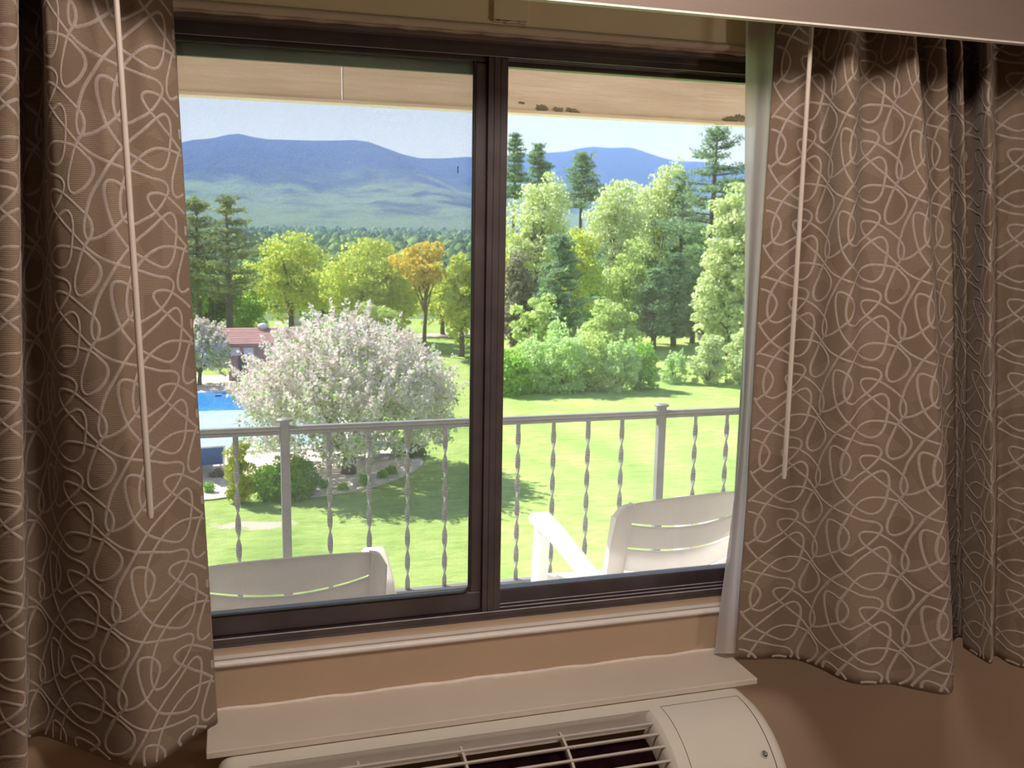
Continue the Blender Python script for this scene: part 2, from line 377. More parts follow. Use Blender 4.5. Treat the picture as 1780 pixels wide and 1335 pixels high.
# ------------------------------------------------------------------ room shell
WX0, WX1, WZ0, WZ1 = -.16, 1.25, .636, 1.882        # window opening in the wall
RX0, RX1, RYB, CEIL = -1.7, 3.7, -4.3, 2.42
b = MB()
for (x0, x1, z0, z1) in ((RX0, WX0, 0, CEIL), (WX1, RX1, 0, CEIL), (WX0, WX1, 0, WZ0), (WX0, WX1, WZ1, CEIL)):
    b.box(x0, x1, 0, .14, z0, z1)
wall_front = b.build('wall_front', M['wall'], kind='structure', label='tan painted wall around the sliding window')
MB().box(RX0 - .1, RX0, RYB, 0, 0, CEIL).build('wall_left', M['wall'], kind='structure')
MB().box(RX1, RX1 + .1, RYB, 0, 0, CEIL).build('wall_right', M['wall'], kind='structure')
MB().box(RX0 - .1, RX1 + .1, RYB - .1, RYB, 0, CEIL).build('wall_back', M['wall'], kind='structure')
MB().box(RX0 - .1, RX1 + .1, RYB - .1, .14, -.12, 0).build('floor', M['carpet'], kind='structure')
MB().box(RX0 - .1, RX1 + .1, RYB - .1, .14, CEIL, CEIL + .1).build('ceiling', M['ceiling'], kind='structure')

# header trim above the window: cream bead, grey-brown strip, and a short batten behind the valance
rows = []
for i in range(60):
    x = WX0 + (WX1 - WX0) * i / 59; w = .0011 * math.sin(i * 1.7) + .0012 * rnd.random()
    rows.append([(x, .004, 1.899), (x, -.008, 1.8975), (x, -.011, 1.892), (x, -.008, 1.886 + w * .4), (x, .008, 1.8805 + w), (x, .030, 1.879 + w), (x, .030, 1.890)])
MB().grid(rows).build('trim_1', M['soffit_paint'], kind='structure', label='cream painted bead under the window header')
MB().box(WX0, WX1, .018, .052, 1.8725, 1.886).build('trim_2', M['grey_brown'], bevel=.003, kind='structure', label='grey-brown strip over the window frame')  # narrow darker grey-brown strip between the bead and the frame
MB().box(RX0, RX1, -.004, .0, 1.898, CEIL).build('trim_4', M['header'], kind='structure', label='added header board above the window, lit yellowish tone in its colour')  # separate lighter board imitating light that falls on the header
pl, pr = at(857, 30, -.008).x, at(916, 38, -.004).x
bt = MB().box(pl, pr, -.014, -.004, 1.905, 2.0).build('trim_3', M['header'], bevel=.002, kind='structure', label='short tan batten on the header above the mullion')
b = MB()
for i in range(14):
    x = pl + (pr - pl) * (i + rnd.random()) / 14.5; w = .004 + .003 * rnd.random()
    b.box(x - w, x + w, -.0155, -.004, 1.9 + .004 * rnd.random(), 1.906)
b.build('paint_chips', M['caulk'], bt, bevel=.001)

# ------------------------------------------------------------------ the sliding window
win = empty('window_1', (0, 0, 0), kind='structure', label='dark bronze aluminium sliding window with insect screen on its left half')
MX0, MX1 = .512, .5535
b = MB()                                                       # outer frame
b.box(WX0, -.126, .05, .14, WZ0, WZ1).box(1.215, WX1, .05, .14, WZ0, WZ1)
b.box(-.126, 1.215, .05, .14, 1.860, WZ1).box(-.126, 1.215, .046, .14, WZ0, .6465)
b.build('frame', M['bronze'], win, bevel=.002)
for y in (.0500, .0690, .0880):
    tr = MB().box(-.126, 1.215, y, y + .003, .6465, .6585).build('bottom_track', M['bronze'], win)
    MB().box(-.126, 1.215, y - .0003, y + .0027, .6585, .6597).build('edge_glint', M['fin'], tr)  # highlight on the fin put in as a pale strip
    tr = MB().box(-.126, 1.215, y, y + .003, 1.848, 1.860).build('top_track', M['bronze'], win)
    MB().box(-.126, 1.215, y - .0004, y + .0006, 1.8478, 1.8488).build('edge_glint', M['fin'], tr)  # same painted highlight on the upper fin
# fixed right light
fx = empty('fixed_light', parent_kw := (0, 0, 0)); fx.parent = win
b = MB(); b.box(MX1 - .012, 1.215, .093, .125, .6465, .692).box(MX1 - .012, 1.215, .093, .125, 1.838, 1.860).box(1.17, 1.215, .093, .125, .692, 1.838)
b.build('light_frame', M['bronze'], fx, bevel=.003)
MB().box(MX1 - .012, 1.172, .108, .112, .690, 1.840).build('glass_pane', M['glass'], fx)
# mullion (interlocking meeting stile)
b = MB().box(MX0, MX1, .056, .128, .6465, 1.8625); b.box(MX0 + .012, MX0 + .0135, .0535, .056, .66, 1.855).box(MX0 + .026, MX0 + .0275, .0545, .056, .66, 1.855)
b.build('mullion', M['bronze'], win, bevel=.0025)
# sliding left sash
sash = empty('sliding_sash'); sash.parent = win
b = MB()
b.box(-.124, MX0, .066, .094, .6585, .7035).box(-.124, MX0, .066, .094, 1.8385, 1.8585)
b.box(-.124, -.088, .066, .094, .7035, 1.8385).box(.4865, MX0, .066, .094, .7035, 1.8385)
b.build('sash_frame', M['bronze'], sash, bevel=.004, seg=3)
MB().box(-.090, .4885, .078, .082, .7015, 1.8405).build('glass_pane', M['glass'], sash)
b = MB()                                                        # rounded glazing gasket, seen in the lower right corner
pts = [(.10 + .38 * 0, 0, 0)]
gp = [(-.088, .7055)] + [(.4865 - .020 + .018 * math.sin(a), .7055 + .018 - .018 * math.cos(a)) for a in np.linspace(0, math.pi / 2, 7)] + [(.4845, 1.8385)]
b.tube([(x, .0655, z) for x, z in gp], .0032, 6)
b.build('gasket', M['gasket'], sash)
# insect screen in its own frame, outside the sliding sash
scr = empty('insect_screen'); scr.parent = win
b = MB(); b.box(-.124, .512, .102, .112, 1.818, 1.846).box(-.124, .512, .102, .112, .662, .698).box(-.124, -.098, .102, .112, .698, 1.818).box(.496, .512, .102, .112, .698, 1.818)
b.build('screen_frame', M['screen_frame'], scr, bevel=.002)
P = .00235; r = .00017; b = MB()
tri = [(r * math.cos(a), r * math.sin(a)) for a in (math.pi / 2, math.pi * 7 / 6, math.pi * 11 / 6)]
for i in range(int(.594 / P)):
    x = -.098 + P * (i + .5); b.add([(x + p, .1075 + q, z) for z in (.697, 1.819) for p, q in tri], [(0, 1, 4, 3), (1, 2, 5, 4), (2, 0, 3, 5)])
for i in range(int(1.122 / P)):
    z = .697 + P * (i + .5); b.add([(x, .1075 + q, z + p) for x in (-.099, .497) for p, q in tri], [(0, 1, 4, 3), (1, 2, 5, 4), (2, 0, 3, 5)])
b.build('screen_mesh', M['wire'], scr, kind='stuff')
# tiny tear marks
MB().box(at(796, 295, .107).x - .0012, at(796, 295, .107).x + .0012, .1062, .1072, at(796, 301, .107).z, at(796, 289, .107).z).build('mesh_tear', M['gasket'], scr)
# painted sill
rows2 = []
rows = []
for i in range(90):
    x = WX0 + (WX1 - WX0) * i / 89; w = .0013 * math.sin(i * .9) + .0012 * rnd.random()
    rows.append([(x, .0, .622), (x, -.006, .6235), (x, -.009, .628), (x, -.008, .633), (x, -.002, .6355), (x, .010, .6362), (x, .022, .6365)])
    rows2.append([(x, .022, .6365), (x, .024, .6385 + .3 * w), (x, .047 + w, .6425), (x, .052, .641)])
MB().grid(rows, flip=True).build('sill', M['sill'], win, label='glossy white painted sill')
MB().grid(rows2, flip=True).build('sill_bead', M['wall'], win, label='tan painted strip between the sill and the frame')

# ------------------------------------------------------------------ ledge above the air conditioner
sh = MB().box(-.074, 1.090, -.156, 0, .516, .530).build('window_ledge', M['ledge'], bevel=.002, label='long greige ledge under the window above the air conditioner', cat='shelf')
pts = []; rr = []
for i in range(70):
    x = -.07 + 1.155 * i / 69; pts.append((x, -.002 + .0010 * math.sin(i), .5305 + .0012 * math.sin(i * .6))); rr.append(.0038 + .0012 * rnd.random() + (.001 if 22 < i < 40 else 0))
MB().tube(pts, rr, 8).build('caulk_bead', M['caulk'], sh, label='uneven white caulk line')

# ------------------------------------------------------------------ air conditioner
AX0, AX1, AR, AYC, AZC = -.055, 1.055, .2, -.2, .314
def prof(s):        # s: 0 at the back of the flat top, .05 at the start of the curve, then along the arc
    if s < .05: return (-.15 - s, AZC + AR, 0, 1)
    a = (s - .05) / AR
    if a < math.pi / 2: return (AYC - AR * math.sin(a), AZC + AR * math.cos(a), -math.sin(a), math.cos(a))
    d = (a - math.pi / 2) * AR
    return (AYC - AR, AZC - d, -1, 0)
SEND = .05 + AR * math.pi / 2 + .2
def ac_pt(x, s, off=0.0):
    y, z, ny, nz = prof(s); k = 0.0
    e = min(x - AX0, AX1 - x)
    if e < .03: k = .03 - math.sqrt(max(0, .03 ** 2 - (.03 - e) ** 2))
    return (x, y + ny * (off - k), z + nz * (off - k))
ac = empty('air_conditioner', (.5, -.2, .114), label='cream through-the-wall air conditioner with rounded front below the window ledge', cat='air conditioner')
def acb(mb, name, mat, **kw):
    o = mb.build(name, mat, None, **kw); o.parent = ac; o.matrix_parent_inverse = Matrix.Translation(Vector((-.5, .2, -.114))); return o
GX0, GX1, GS0, GS1 = 0.0, .812, .046, .262        # discharge opening
DX0, DX1, DS0, DS1 = .838, 1.022, .037, .262      # control door
xs = sorted(set([AX0 + .03 * (1 - math.cos(t)) for t in np.linspace(0, math.pi / 2, 7)] + [AX1 - .03 * (1 - math.cos(t)) for t in np.linspace(0, math.pi / 2, 7)] + [GX0, GX1, DX0, DX1] + list(np.linspace(.05, .78, 6))))
ss = sorted(set([0, .02, GS0, DS0, GS1, DS1] + list(np.linspace(.05, .05 + AR * math.pi / 2, 28)) + [SEND]))
b = MB()
for i in range(len(xs) - 1):
    for j in range(len(ss) - 1):
        cx_, cs_ = (xs[i] + xs[i + 1]) / 2, (ss[j] + ss[j + 1]) / 2
        if GX0 < cx_ < GX1 and GS0 < cs_ < GS1: continue
        if DX0 < cx_ < DX1 and DS0 < cs_ < DS1: continue
        b.add([ac_pt(xs[i], ss[j]), ac_pt(xs[i + 1], ss[j]), ac_pt(xs[i + 1], ss[j + 1]), ac_pt(xs[i], ss[j + 1])], [(3, 2, 1, 0)], True)
for x in (AX0, AX1):
    ring = [ac_pt(x, s) for s in ss]; b.add(ring + [(x, -.15, AZC - .2)], [tuple(range(len(ring) + 1))])
me_o = acb(b, 'body', M['ac'])
w = me_o.modifiers.new('weld', 'WELD'); w.merge_threshold = .0002
b = MB()                                           # bevelled rim and walls of the opening
gs = [s for s in ss if GS0 <= s <= GS1]
for x, dx in ((GX0, .012), (GX1, -.014)):
    acb(MB().grid([[ac_pt(x, s), ac_pt(x + dx * .6, s, -.006), ac_pt(x + dx, s, -.020), ac_pt(x + dx, s, -.06)] for s in gs], flip=(dx < 0)), 'opening_rim', M['ac'])
b = MB()
b.grid([[(x, -.196, .5135), (x, -.1985, .505), (x, -.200, .490), (x, -.205, .478)] for x in (GX0, GX0 + .02, .4, GX1 - .02, GX1)])
acb(b, 'recess_wall', M['ac_recess'])
b = MB().grid([[ac_pt(x, s, -.058) for s in gs] for x in (GX0 - .005, .2, .4, .6, GX1 + .005)])
acb(b, 'dark_cavity', M['ac_dark'])
for a in (9, 18, 27, 36, 45, 54):
    s = .05 + AR * math.radians(a); y, z, ny, nz = prof(s); q = []
    for o1, o2 in ((-.003, -.0026), (.003, -.0026), (.003, .0026), (-.003, .0026)):
        q.append((y + ny * (o1 - .009) + nz * o2, z + nz * (o1 - .009) - ny * o2))
    acb(MB().prism(q, 'x', GX0 + .008, GX1 - .008), 'grille_wire', M['ac_wire'], bevel=.001)
for x in (.20, .40, .605):
    rows = [[Vector(ac_pt(x + d, .05 + AR * math.radians(a), o)) for d, o in ((-.0026, -.022), (-.0026, -.009), (.0026, -.009), (.0026, -.022))] for a in range(4, 66, 4)]
    acb(MB().grid(rows, smooth=False, flip=True), 'grille_rib', M['ac_wire'])
b = MB(); g_ = .0016; ds = [s for s in ss if DS0 < s < DS1]; ds = [DS0 + g_] + ds + [DS1]
dx = [DX0 + g_] + list(np.linspace(DX0 + .02, DX1 - .02, 4)) + [DX1 - g_]
b.grid([[ac_pt(x, s, -.0002) for s in ds] for x in dx]); b.grid([[ac_pt(x, DS0 + g_, o) for o in (-.0002, -.006)] for x in dx])
for x in (dx[0], dx[-1]): b.grid([[ac_pt(x, s, o) for o in (-.0002, -.006)] for s in ds])
door = acb(b, 'control_door', M['ac'])
acb(MB().grid([[ac_pt(x, s, -.006) for s in ([DS0 - .003] + ds)] for x in (DX0 - .003, DX1 + .003)]), 'door_gap', M['ac_dark'])
# round badge on the door
bx, bs = 1.003, .05 + AR * math.radians(41.5)
y, z, ny, nz = prof(bs); c0 = Vector((bx, y, z)); N = Vector((0, ny, nz)); T = Vector((1, 0, 0)); B = N.cross(T)
def disc(r0, r1, h0, h1, n=20):
    mb = MB(); vs = []
    for r, h in ((r0, 0), (r0, h0), (r1, h1)):
        for j in range(n): a = 2 * math.pi * j / n; vs.append(c0 + T * (r * math.cos(a)) + B * (r * math.sin(a)) + N * h)
    return mb.add(vs, [(i * n + j, i * n + (j + 1) % n, (i + 1) * n + (j + 1) % n, (i + 1) * n + j) for i in range(2) for j in range(n)] + [tuple(range(2 * n, 3 * n))], False)
badge = acb(disc(.0085, .0080, .0015, .0018), 'badge', M['badge_ring'])
acb(disc(.0062, .0060, .0022, .0024), 'badge_face', M['badge'])
fc = bpy.data.curves.new('badge_lettering', 'FONT'); fc.body = 'GE'; fc.size = .0092; fc.align_x = 'CENTER'; fc.align_y = 'CENTER'; fc.extrude = .0002
fo = bpy.data.objects.new('badge_lettering', fc); COL.objects.link(fo); fc.materials.append(M['badge_ring'])
R4 = Matrix((T, -B if B.z < 0 else B, N)).transposed().to_4x4()
fo.matrix_world = Matrix.Translation(c0 + N * .0026) @ R4
bpy.context.view_layer.update()
fm = bpy.data.meshes.new_from_object(fo.evaluated_get(bpy.context.evaluated_depsgraph_get())); mw = fo.matrix_world.copy(); bpy.data.objects.remove(fo)
fo = link('badge_lettering', fm, None, [] if len(fm.materials) else M['badge_ring']); fm.transform(mw)
fo.parent = ac; fo.matrix_parent_inverse = Matrix.Translation(Vector((-.5, .2, -.114)))

# ------------------------------------------------------------------ valance
VZ = at(1400, 42, -.25).z
va = empty('curtain_valance', (0, -.25, VZ), label='taupe board valance over the curtains, window light painted along its lower edge as white', cat='valance')
def vb(mb, name, mat, **kw):
    o = mb.build(name, mat, None, **kw); o.parent = va; o.matrix_parent_inverse = Matrix.Translation(Vector((0, .25, -VZ))); return o
vb(MB().box(-.95, 2.6, -.252, -.236, VZ + .0025, 2.2), 'front_board', M['valance'], bevel=.001)
vb(MB().box(-.95, 2.6, -.236, -.230, VZ + .0035, 2.18), 'bounce_board', M['valance_edge'], label='added white inner face to bounce light onto the header')  # white board added to bounce daylight onto the header
vb(MB().box(-.95, 2.6, -.2525, -.2355, VZ, VZ + .0035), 'lit_edge_strip', M['valance_edge'])  # window light on the underside painted as a white strip
vb(MB().box(-.95, 2.6, -.236, 0, 2.18, 2.2), 'top_board', M['valance_edge'])
vb(MB().box(-.9, 2.55, -.13, -.09, 2.02, 2.05), 'curtain_track', M['valance_edge'])

# ------------------------------------------------------------------ curtains
UVEC = (890., 113.); VVEC = (8., 758.)
def add_(p, i, j): return (p[0] + i * UVEC[0] + j * VVEC[0], p[1] + i * UVEC[1] + j * VVEC[1])
t1 = [(830,425),(760,450),(690,430),(660,392),(643,300),(655,200),(690,110)] + [add_(p, 0, -1) for p in ((740,800),(815,722),(900,672),(1000,655),(1130,677),(1240,717))] \
   + [add_(p, 1, -1) for p in ((410,660),(460,725),(467,800),(420,880),(350,925),(290,932),(252,885),(255,800),(290,710),(330,620),(372,555),(412,505),(426,440),(410,372),(360,310))] \
   + [add_(p, 0, -1) for p in ((1150,335),(1045,262),(960,235),(892,235),(868,268),(898,330),(945,385),(1005,440),(1075,508),(1155,580),(1250,680))] \
   + [add_(p, 1, -1) for p in ((470,668),(590,735),(760,805),(900,868),(1040,910),(1092,972),(1050,1050),(942,1138))]
# the last point coincides with (930,375) one repeat across, so the line runs on from tile to tile
t2 = [(400,525),(490,510),(580,460),(650,412),(685,385),(722,325),(737,260),(705,188),(640,130),(570,105),(533,130),(525,210),(545,340),(580,455),(630,540),(710,640),(815,722),(900,780),(990,818),(1062,803),(1112,740),(1137,640),(1155,530),(1142,445),(1090,402),(1000,428),(880,500),(720,612),(590,735),(510,850),(440,965),(398,1085),(374,1180),(380,1250)]
DET = UVEC[0] * VVEC[1] - UVEC[1] * VVEC[0]
def to_tile(p): return ((p[0] * VVEC[1] - p[1] * VVEC[0]) / DET, (UVEC[0] * p[1] - UVEC[1] * p[0]) / DET)
def catmull(pts, n, shift):
    P_ = [np.array(p, float) for p in pts]; sh_ = np.array(shift, float)
    ext = [P_[-1] - sh_] + P_ + [P_[0] + sh_, P_[1] + sh_]; out = []
    for i in range(1, len(ext) - 2):
        a, b_, c, d = ext[i - 1], ext[i], ext[i + 1], ext[i + 2]
        for k_ in range(n):
            t = k_ / n
            out.append(.5 * ((2 * b_) + (-a + c) * t + (2 * a - 5 * b_ + 4 * c - d) * t * t + (-a + 3 * b_ - 3 * c + d) * t ** 3))
    out.append(P_[0] + sh_); return out
TILES = []
e1 = (UVEC[0], UVEC[1] * 1.0)
TILES.append([to_tile(p) for p in catmull(t1, 7, UVEC)])
TILES.append([to_tile(p) for p in catmull(t2, 7, VVEC)])
TU, TV = .194, .166

def spline(xs_, n):
    P_ = [np.array(p, float) for p in xs_]; ext = [2 * P_[0] - P_[1]] + P_ + [2 * P_[-1] - P_[-2]]; out = []
    for i in range(1, len(ext) - 2):
        a, b_, c, d = ext[i - 1], ext[i], ext[i + 1], ext[i + 2]
        for k_ in range(n):
            t = k_ / n
            out.append(.5 * ((2 * b_) + (-a + c) * t + (2 * a - 5 * b_ + 4 * c - d) * t * t + (-a + 3 * b_ - 3 * c + d) * t ** 3))
    out.append(P_[-1]); return np.array(out)

class Cloth:
    """a hanging cloth: cross-section at the top, at the bottom, in between eased; cloth coordinates in metres"""
    def __init__(self, top, bot, z0, z1, ease=1.0, n=9, nz=60, wr=.004, seed=1, hem=None):
        self.T = spline(top, n); self.B = spline(bot, n); self.z0, self.z1 = z0, z1; self.nz = nz
        self.ease = ease; self.wr = wr; self.hem = hem
        mid = .45 * self.T + .55 * self.B
        self.u = np.concatenate([[0], np.cumsum(np.linalg.norm(np.diff(mid, axis=0), axis=1))])
        self.L = self.u[-1]; rg = np.random.default_rng(seed)
        self.w = [(rg.uniform(3, 9), rg.uniform(1.5, 6), rg.uniform(0, 6.3), rg.uniform(.3, 1)) for _ in range(6)]
    def pos(self, u, v):                    # v: metres down from the top
        u = np.asarray(u, float); v = np.asarray(v, float); H = self.z1 - self.z0
        t = np.clip(v / H, 0, 1) ** self.ease
        P_ = np.stack([np.interp(u, self.u, self.T[:, i]) * (1 - t) + np.interp(u, self.u, self.B[:, i]) * t for i in (0, 1)], -1)
        d = sum(a * np.sin(k1 * u * 2.2 + k2 * v * 1.6 + ph) for k1, k2, ph, a in self.w) * self.wr * np.clip(t, 0, 1)
        z = self.z1 - v
        if self.hem is not None: z = z + np.interp(u / self.L, *self.hem) * t ** 4
        return np.stack([P_[..., 0], P_[..., 1] + d, z], -1)
    def nrm(self, u, v):
        h = .002; a = self.pos(u + h, v) - self.pos(u - h, v); b_ = self.pos(u, v + h) - self.pos(u, v - h)
        n_ = np.cross(a, b_); n_ /= np.linalg.norm(n_, axis=-1, keepdims=True) + 1e-9
        return n_
    def mesh(self, name, mat, parent, flip=False, **kw):
        us = self.u; vs = np.linspace(0, self.z1 - self.z0, self.nz)
        U_, V_ = np.meshgrid(us, vs); P_ = self.pos(U_, V_).reshape(-1, 3); nu = len(us)
        ii, jj = np.meshgrid(np.arange(len(vs) - 1), np.arange(nu - 1), indexing='ij'); k0 = (ii * nu + jj).ravel()
        q = np.stack([k0, k0 + nu, k0 + nu + 1, k0 + 1], -1)
        if flip: q = q[:, ::-1]
        o = np_mesh(name, P_, q, mat, parent, True, **kw)
        uvl = o.data.uv_layers.new(name='cloth'); idx = q.ravel()
        uv = np.stack([U_.ravel()[idx], V_.ravel()[idx]], -1).astype(np.float32); uvl.data.foreach_set('uv', uv.ravel())
        md = o.modifiers.new('thickness', 'SOLIDIFY'); md.thickness = .0012; md.offset = -1
        return o
    def loops(self, name, mat, parent, u0, v0, side, du=1, width=.0056):
        H = self.z1 - self.z0; V_all = []; Q_all = []; base = 0
        ni = int(self.L / TU) + 4; nj = int(H / TV) + 4
        for tl in TILES:
            A = np.array(tl)
            for i in range(-3, ni):
                for j in range(-3, nj):
                    u = u0 + du * (A[:, 0] + i) * TU; v = v0 + (A[:, 1] + j) * TV
                    du_ = np.gradient(u); dv_ = np.gradient(v); l_ = np.hypot(du_, dv_) + 1e-9
                    pu, pv = -dv_ / l_ * width / 2, du_ / l_ * width / 2
                    ok = (u > .004) & (u < self.L - .004) & (v > .002) & (v < H - .004)
                    if not ok.any(): continue
                    cols = []
                    for f_, o_ in ((-1, .0002), (-.55, .0010), (.55, .0010), (1, .0002)):
                        uu, vv = np.clip(u + pu * f_, .001, self.L - .001), np.clip(v + pv * f_, .001, H - .001)
                        cols.append(self.pos(uu, vv) + self.nrm(uu, vv) * (side * o_))
                    S = np.stack(cols, 1).reshape(-1, 3); n_ = len(u)
                    seg = np.nonzero(ok[:-1] & ok[1:])[0]
                    for c_ in range(3):
                        a_ = base + seg * 4 + c_; Q_all.append(np.stack([a_, a_ + 1, a_ + 5, a_ + 4], -1))
                    V_all.append(S); base += n_ * 4
        return np_mesh(name, np.concatenate(V_all), np.concatenate(Q_all), mat, parent, True, kind='stuff')

ZB, ZT = .530, 1.965
def st(lst, py): return [(at(px, py, y).x, y) for px, y in lst]
# right curtain: from its edge beside the glass outward to the right
r_top = st([(1347, -.085), (1372, -.105), (1400, -.110), (1432, -.100), (1462, -.160), (1484, -.165), (1492, -.095), (1530, -.110), (1562, -.150), (1580, -.168), (1576, -.12), (1588, -.070),
            (1612, -.115), (1636, -.140), (1630, -.09), (1640, -.062), (1660, -.130), (1667, -.120), (1660, -.02), (1686, -.030), (1702, -.125), (1716, -.130), (1724, -.060), (1760, -.085), (1800, -.120), (1850, -.06), (1900, -.12), (1960, -.08)], 62)
r_bot = st([(1278, -.062), (1312, -.075), (1345, -.080), (1385, -.100), (1425, -.150), (1462, -.205), (1500, -.238), (1550, -.255), (1600, -.295), (1652, -.330), (1664, -.300), (1652, -.200),
            (1648, -.13), (1654, -.10), (1658, -.09), (1662, -.09), (1668, -.10), (1672, -.12), (1668, -.13), (1674, -.15), (1714, -.222), (1722, -.226), (1728, -.200), (1760, -.25), (1800, -.275), (1850, -.21), (1900, -.27), (1960, -.22)], 1165)
rc = Cloth(r_top, r_bot, ZB, ZT, .86, 9, 70, .0022, 3)
cr = empty('curtain', (1.4, -.12, ZT), label='right-hand taupe curtain with pale woven loop pattern hanging beside the window', cat='curtain', group='loop patterned curtains at the window')
def par(o, root):
    o.parent = root; o.matrix_parent_inverse = Matrix.Translation(-root.location); return o
par(rc.mesh('cloth', M['fabric'], None), cr)
par(rc.loops('loop_pattern', M['thread'], None, .075, .075, -1), cr)
# white lining showing past its edge
pyl = [(30, 1297, 1349), (120, 1296, 1347), (200, 1295, 1341), (300, 1294.5, 1333), (400, 1295, 1323), (500, 1294.5, 1313), (600, 1292.5, 1305), (700, 1290, 1297), (800, 1284, 1291), (900, 1272, 1286), (1000, 1259, 1281), (1080, 1248, 1279), (1136, 1242, 1278)]
rows = []
for i, (py, pa, pb_) in enumerate(pyl):
    row = []
    for k_ in range(9):
        t = k_ / 8; px = pa + (pb_ + 10 - pa) * t; y = -.040 - .020 * t + .010 * math.sin(t * 6.3 + i * .15)
        row.append(at(px, py, y))
    rows.append(row)
zz = at(1300, 30, -.05).z
rows = [[Vector((p.x, p.y, ZT)) for p in rows[0]]] + rows
par(MB().grid(rows, flip=True).build('lining', M['lining'], None, label='white translucent lining'), cr)

# left curtain: from its edge beside the glass outward to the left
l_top = st([(300, -.080), (278, -.100), (245, -.125), (205, -.120), (165, -.150), (120, -.175), (92, -.185), (80, -.175), (84, -.10), (82, -.035), (62, -.025), (48, -.04), (36, -.11), (44, -.18), (32, -.205), (0, -.20), (-40, -.14), (-80, -.20), (-140, -.12), (-200, -.19)], 60)
l_bot = st([(380, -.055), (350, -.085), (318, -.125), (285, -.165), (255, -.185), (215, -.170), (170, -.125), (135, -.085), (105, -.055), (80, -.030), (62, -.022), (48, -.04), (36, -.12), (40, -.25), (26, -.275), (-10, -.25), (-50, -.17), (-90, -.25), (-140, -.15), (-200, -.23)], 1285)
lc = Cloth(l_top, l_bot, ZB + .004, ZT, .95, 9, 70, .0020, 8)
cl = empty('curtain', (-.3, -.14, ZT), label='left-hand taupe curtain with pale woven loops hanging over the end of the ledge', cat='curtain', group='loop patterned curtains at the window')
par(lc.mesh('cloth', M['fabric'], None, True), cl)
par(lc.loops('loop_pattern', M['thread'], None, lc.L + .02, .055, 1, -1), cl)
rows = []
for py, px in ((60, 300), (300, 302), (600, 310), (900, 330), (1100, 345), (1250, 366)):
    rows.append([at(px - d, py, -.045 + .0002 * d) for d in (4, 14, 30, 60)])
rows = [[Vector((p.x, p.y, ZT)) for p in rows[0]]] + rows
par(MB().grid(rows).build('lining', M['lining'], None, label='white translucent lining'), cl)

def wand(p0, p1, r0, r1, label):
    p0, p1 = Vector(p0), Vector(p1); b = MB()
    b.tube([p0, p0.lerp(p1, .5), p0.lerp(p1, .992), p1], [r0, (r0 + r1) / 2, r1, r1 * .75], 10)
    o = b.build('curtain_wand', M['wand'], None, label=label, cat='curtain wand', group='curtain draw wands'); return o
wt, wb = at(202, 0, -.235), at(262, 900, -.245)
wand(wt + (wt - wb) * .07, wb, .0046, .0056, 'ivory draw wand hanging in front of the left curtain')
wt, wb = at(1411, 47, -.175), at(1363, 832, -.190)
wand(wt + (wt - wb) * .06, wb, .0045, .0052, 'ivory draw wand hanging in front of the right curtain')

# ------------------------------------------------------------------ balcony
MB().box(-6, 9, .14, 1.66, -.24, -.085).build('floor_1', M['slab'], kind='structure', label='concrete balcony floor')
MB().box(-6, 9, .14, 1.72, 2.20, 2.30).build('ceiling_1', M['fascia'], kind='structure', label='balcony soffit')
MB().box(-6, RX0 - .1, .0, .14, GZ, 2.3).box(RX1 + .1, 9, 0, .14, GZ, 2.3).box(RX0 - .1, RX1 + .1, 0, .14, GZ, -.12).build('wall_outside', M['facade'], kind='structure', label='outer wall of the building')
zf = at(595, 178, 1.6).z
fas = empty('fascia_beam', (0, 1.6, zf), label='peach painted fascia beam along the balcony edge with a joint and peeling spots', cat='beam')
def fb(mb, name, mat, **kw): return par(mb.build(name, mat, None, **kw), fas)
xj = at(595, 130, 1.6).x
fb(MB().box(-6, xj - .003, 1.6, 1.64, zf + .008, 2.22), 'board', M['fascia'], bevel=.003)
fb(MB().box(xj + .003, 9, 1.6, 1.64, zf + .008, 2.22), 'board', M['fascia'], bevel=.003)
fb(MB().box(-6, 9, 1.594, 1.66, zf - .004, zf + .009), 'drip_edge', M['fascia'], bevel=.002)
def blob(cx_, cz_, rx, rz, n=22, seed=0):
    rg = random.Random(seed); return [(cx_ + rx * math.cos(2 * math.pi * i / n) * rg.uniform(.62, 1.1), cz_ + rz * math.sin(2 * math.pi * i / n) * rg.uniform(.5, 1.12)) for i in range(n)]
for i, (px, py, w_, h_) in enumerate(((942, 189, 13, 8), (970, 191, 12, 6), (993, 192, 14, 5), (1005, 196, 5, 3), (907, 179, 7, 2.5), (876, 176, 3, 3), (1268, 209, 16, 8), (1286, 206, 14, 9), (1250, 215, 14, 2.5))):
    p = at(px, py, 1.6); s_ = (1.6 + 1.85) / FPX
    fb(MB().prism(blob(p.x, p.z, w_ * s_, h_ * s_, 22, i), 'y', 1.5985, 1.602), 'peeled_patch', M['bare_wood'], label='bare dark patch where the paint has peeled')

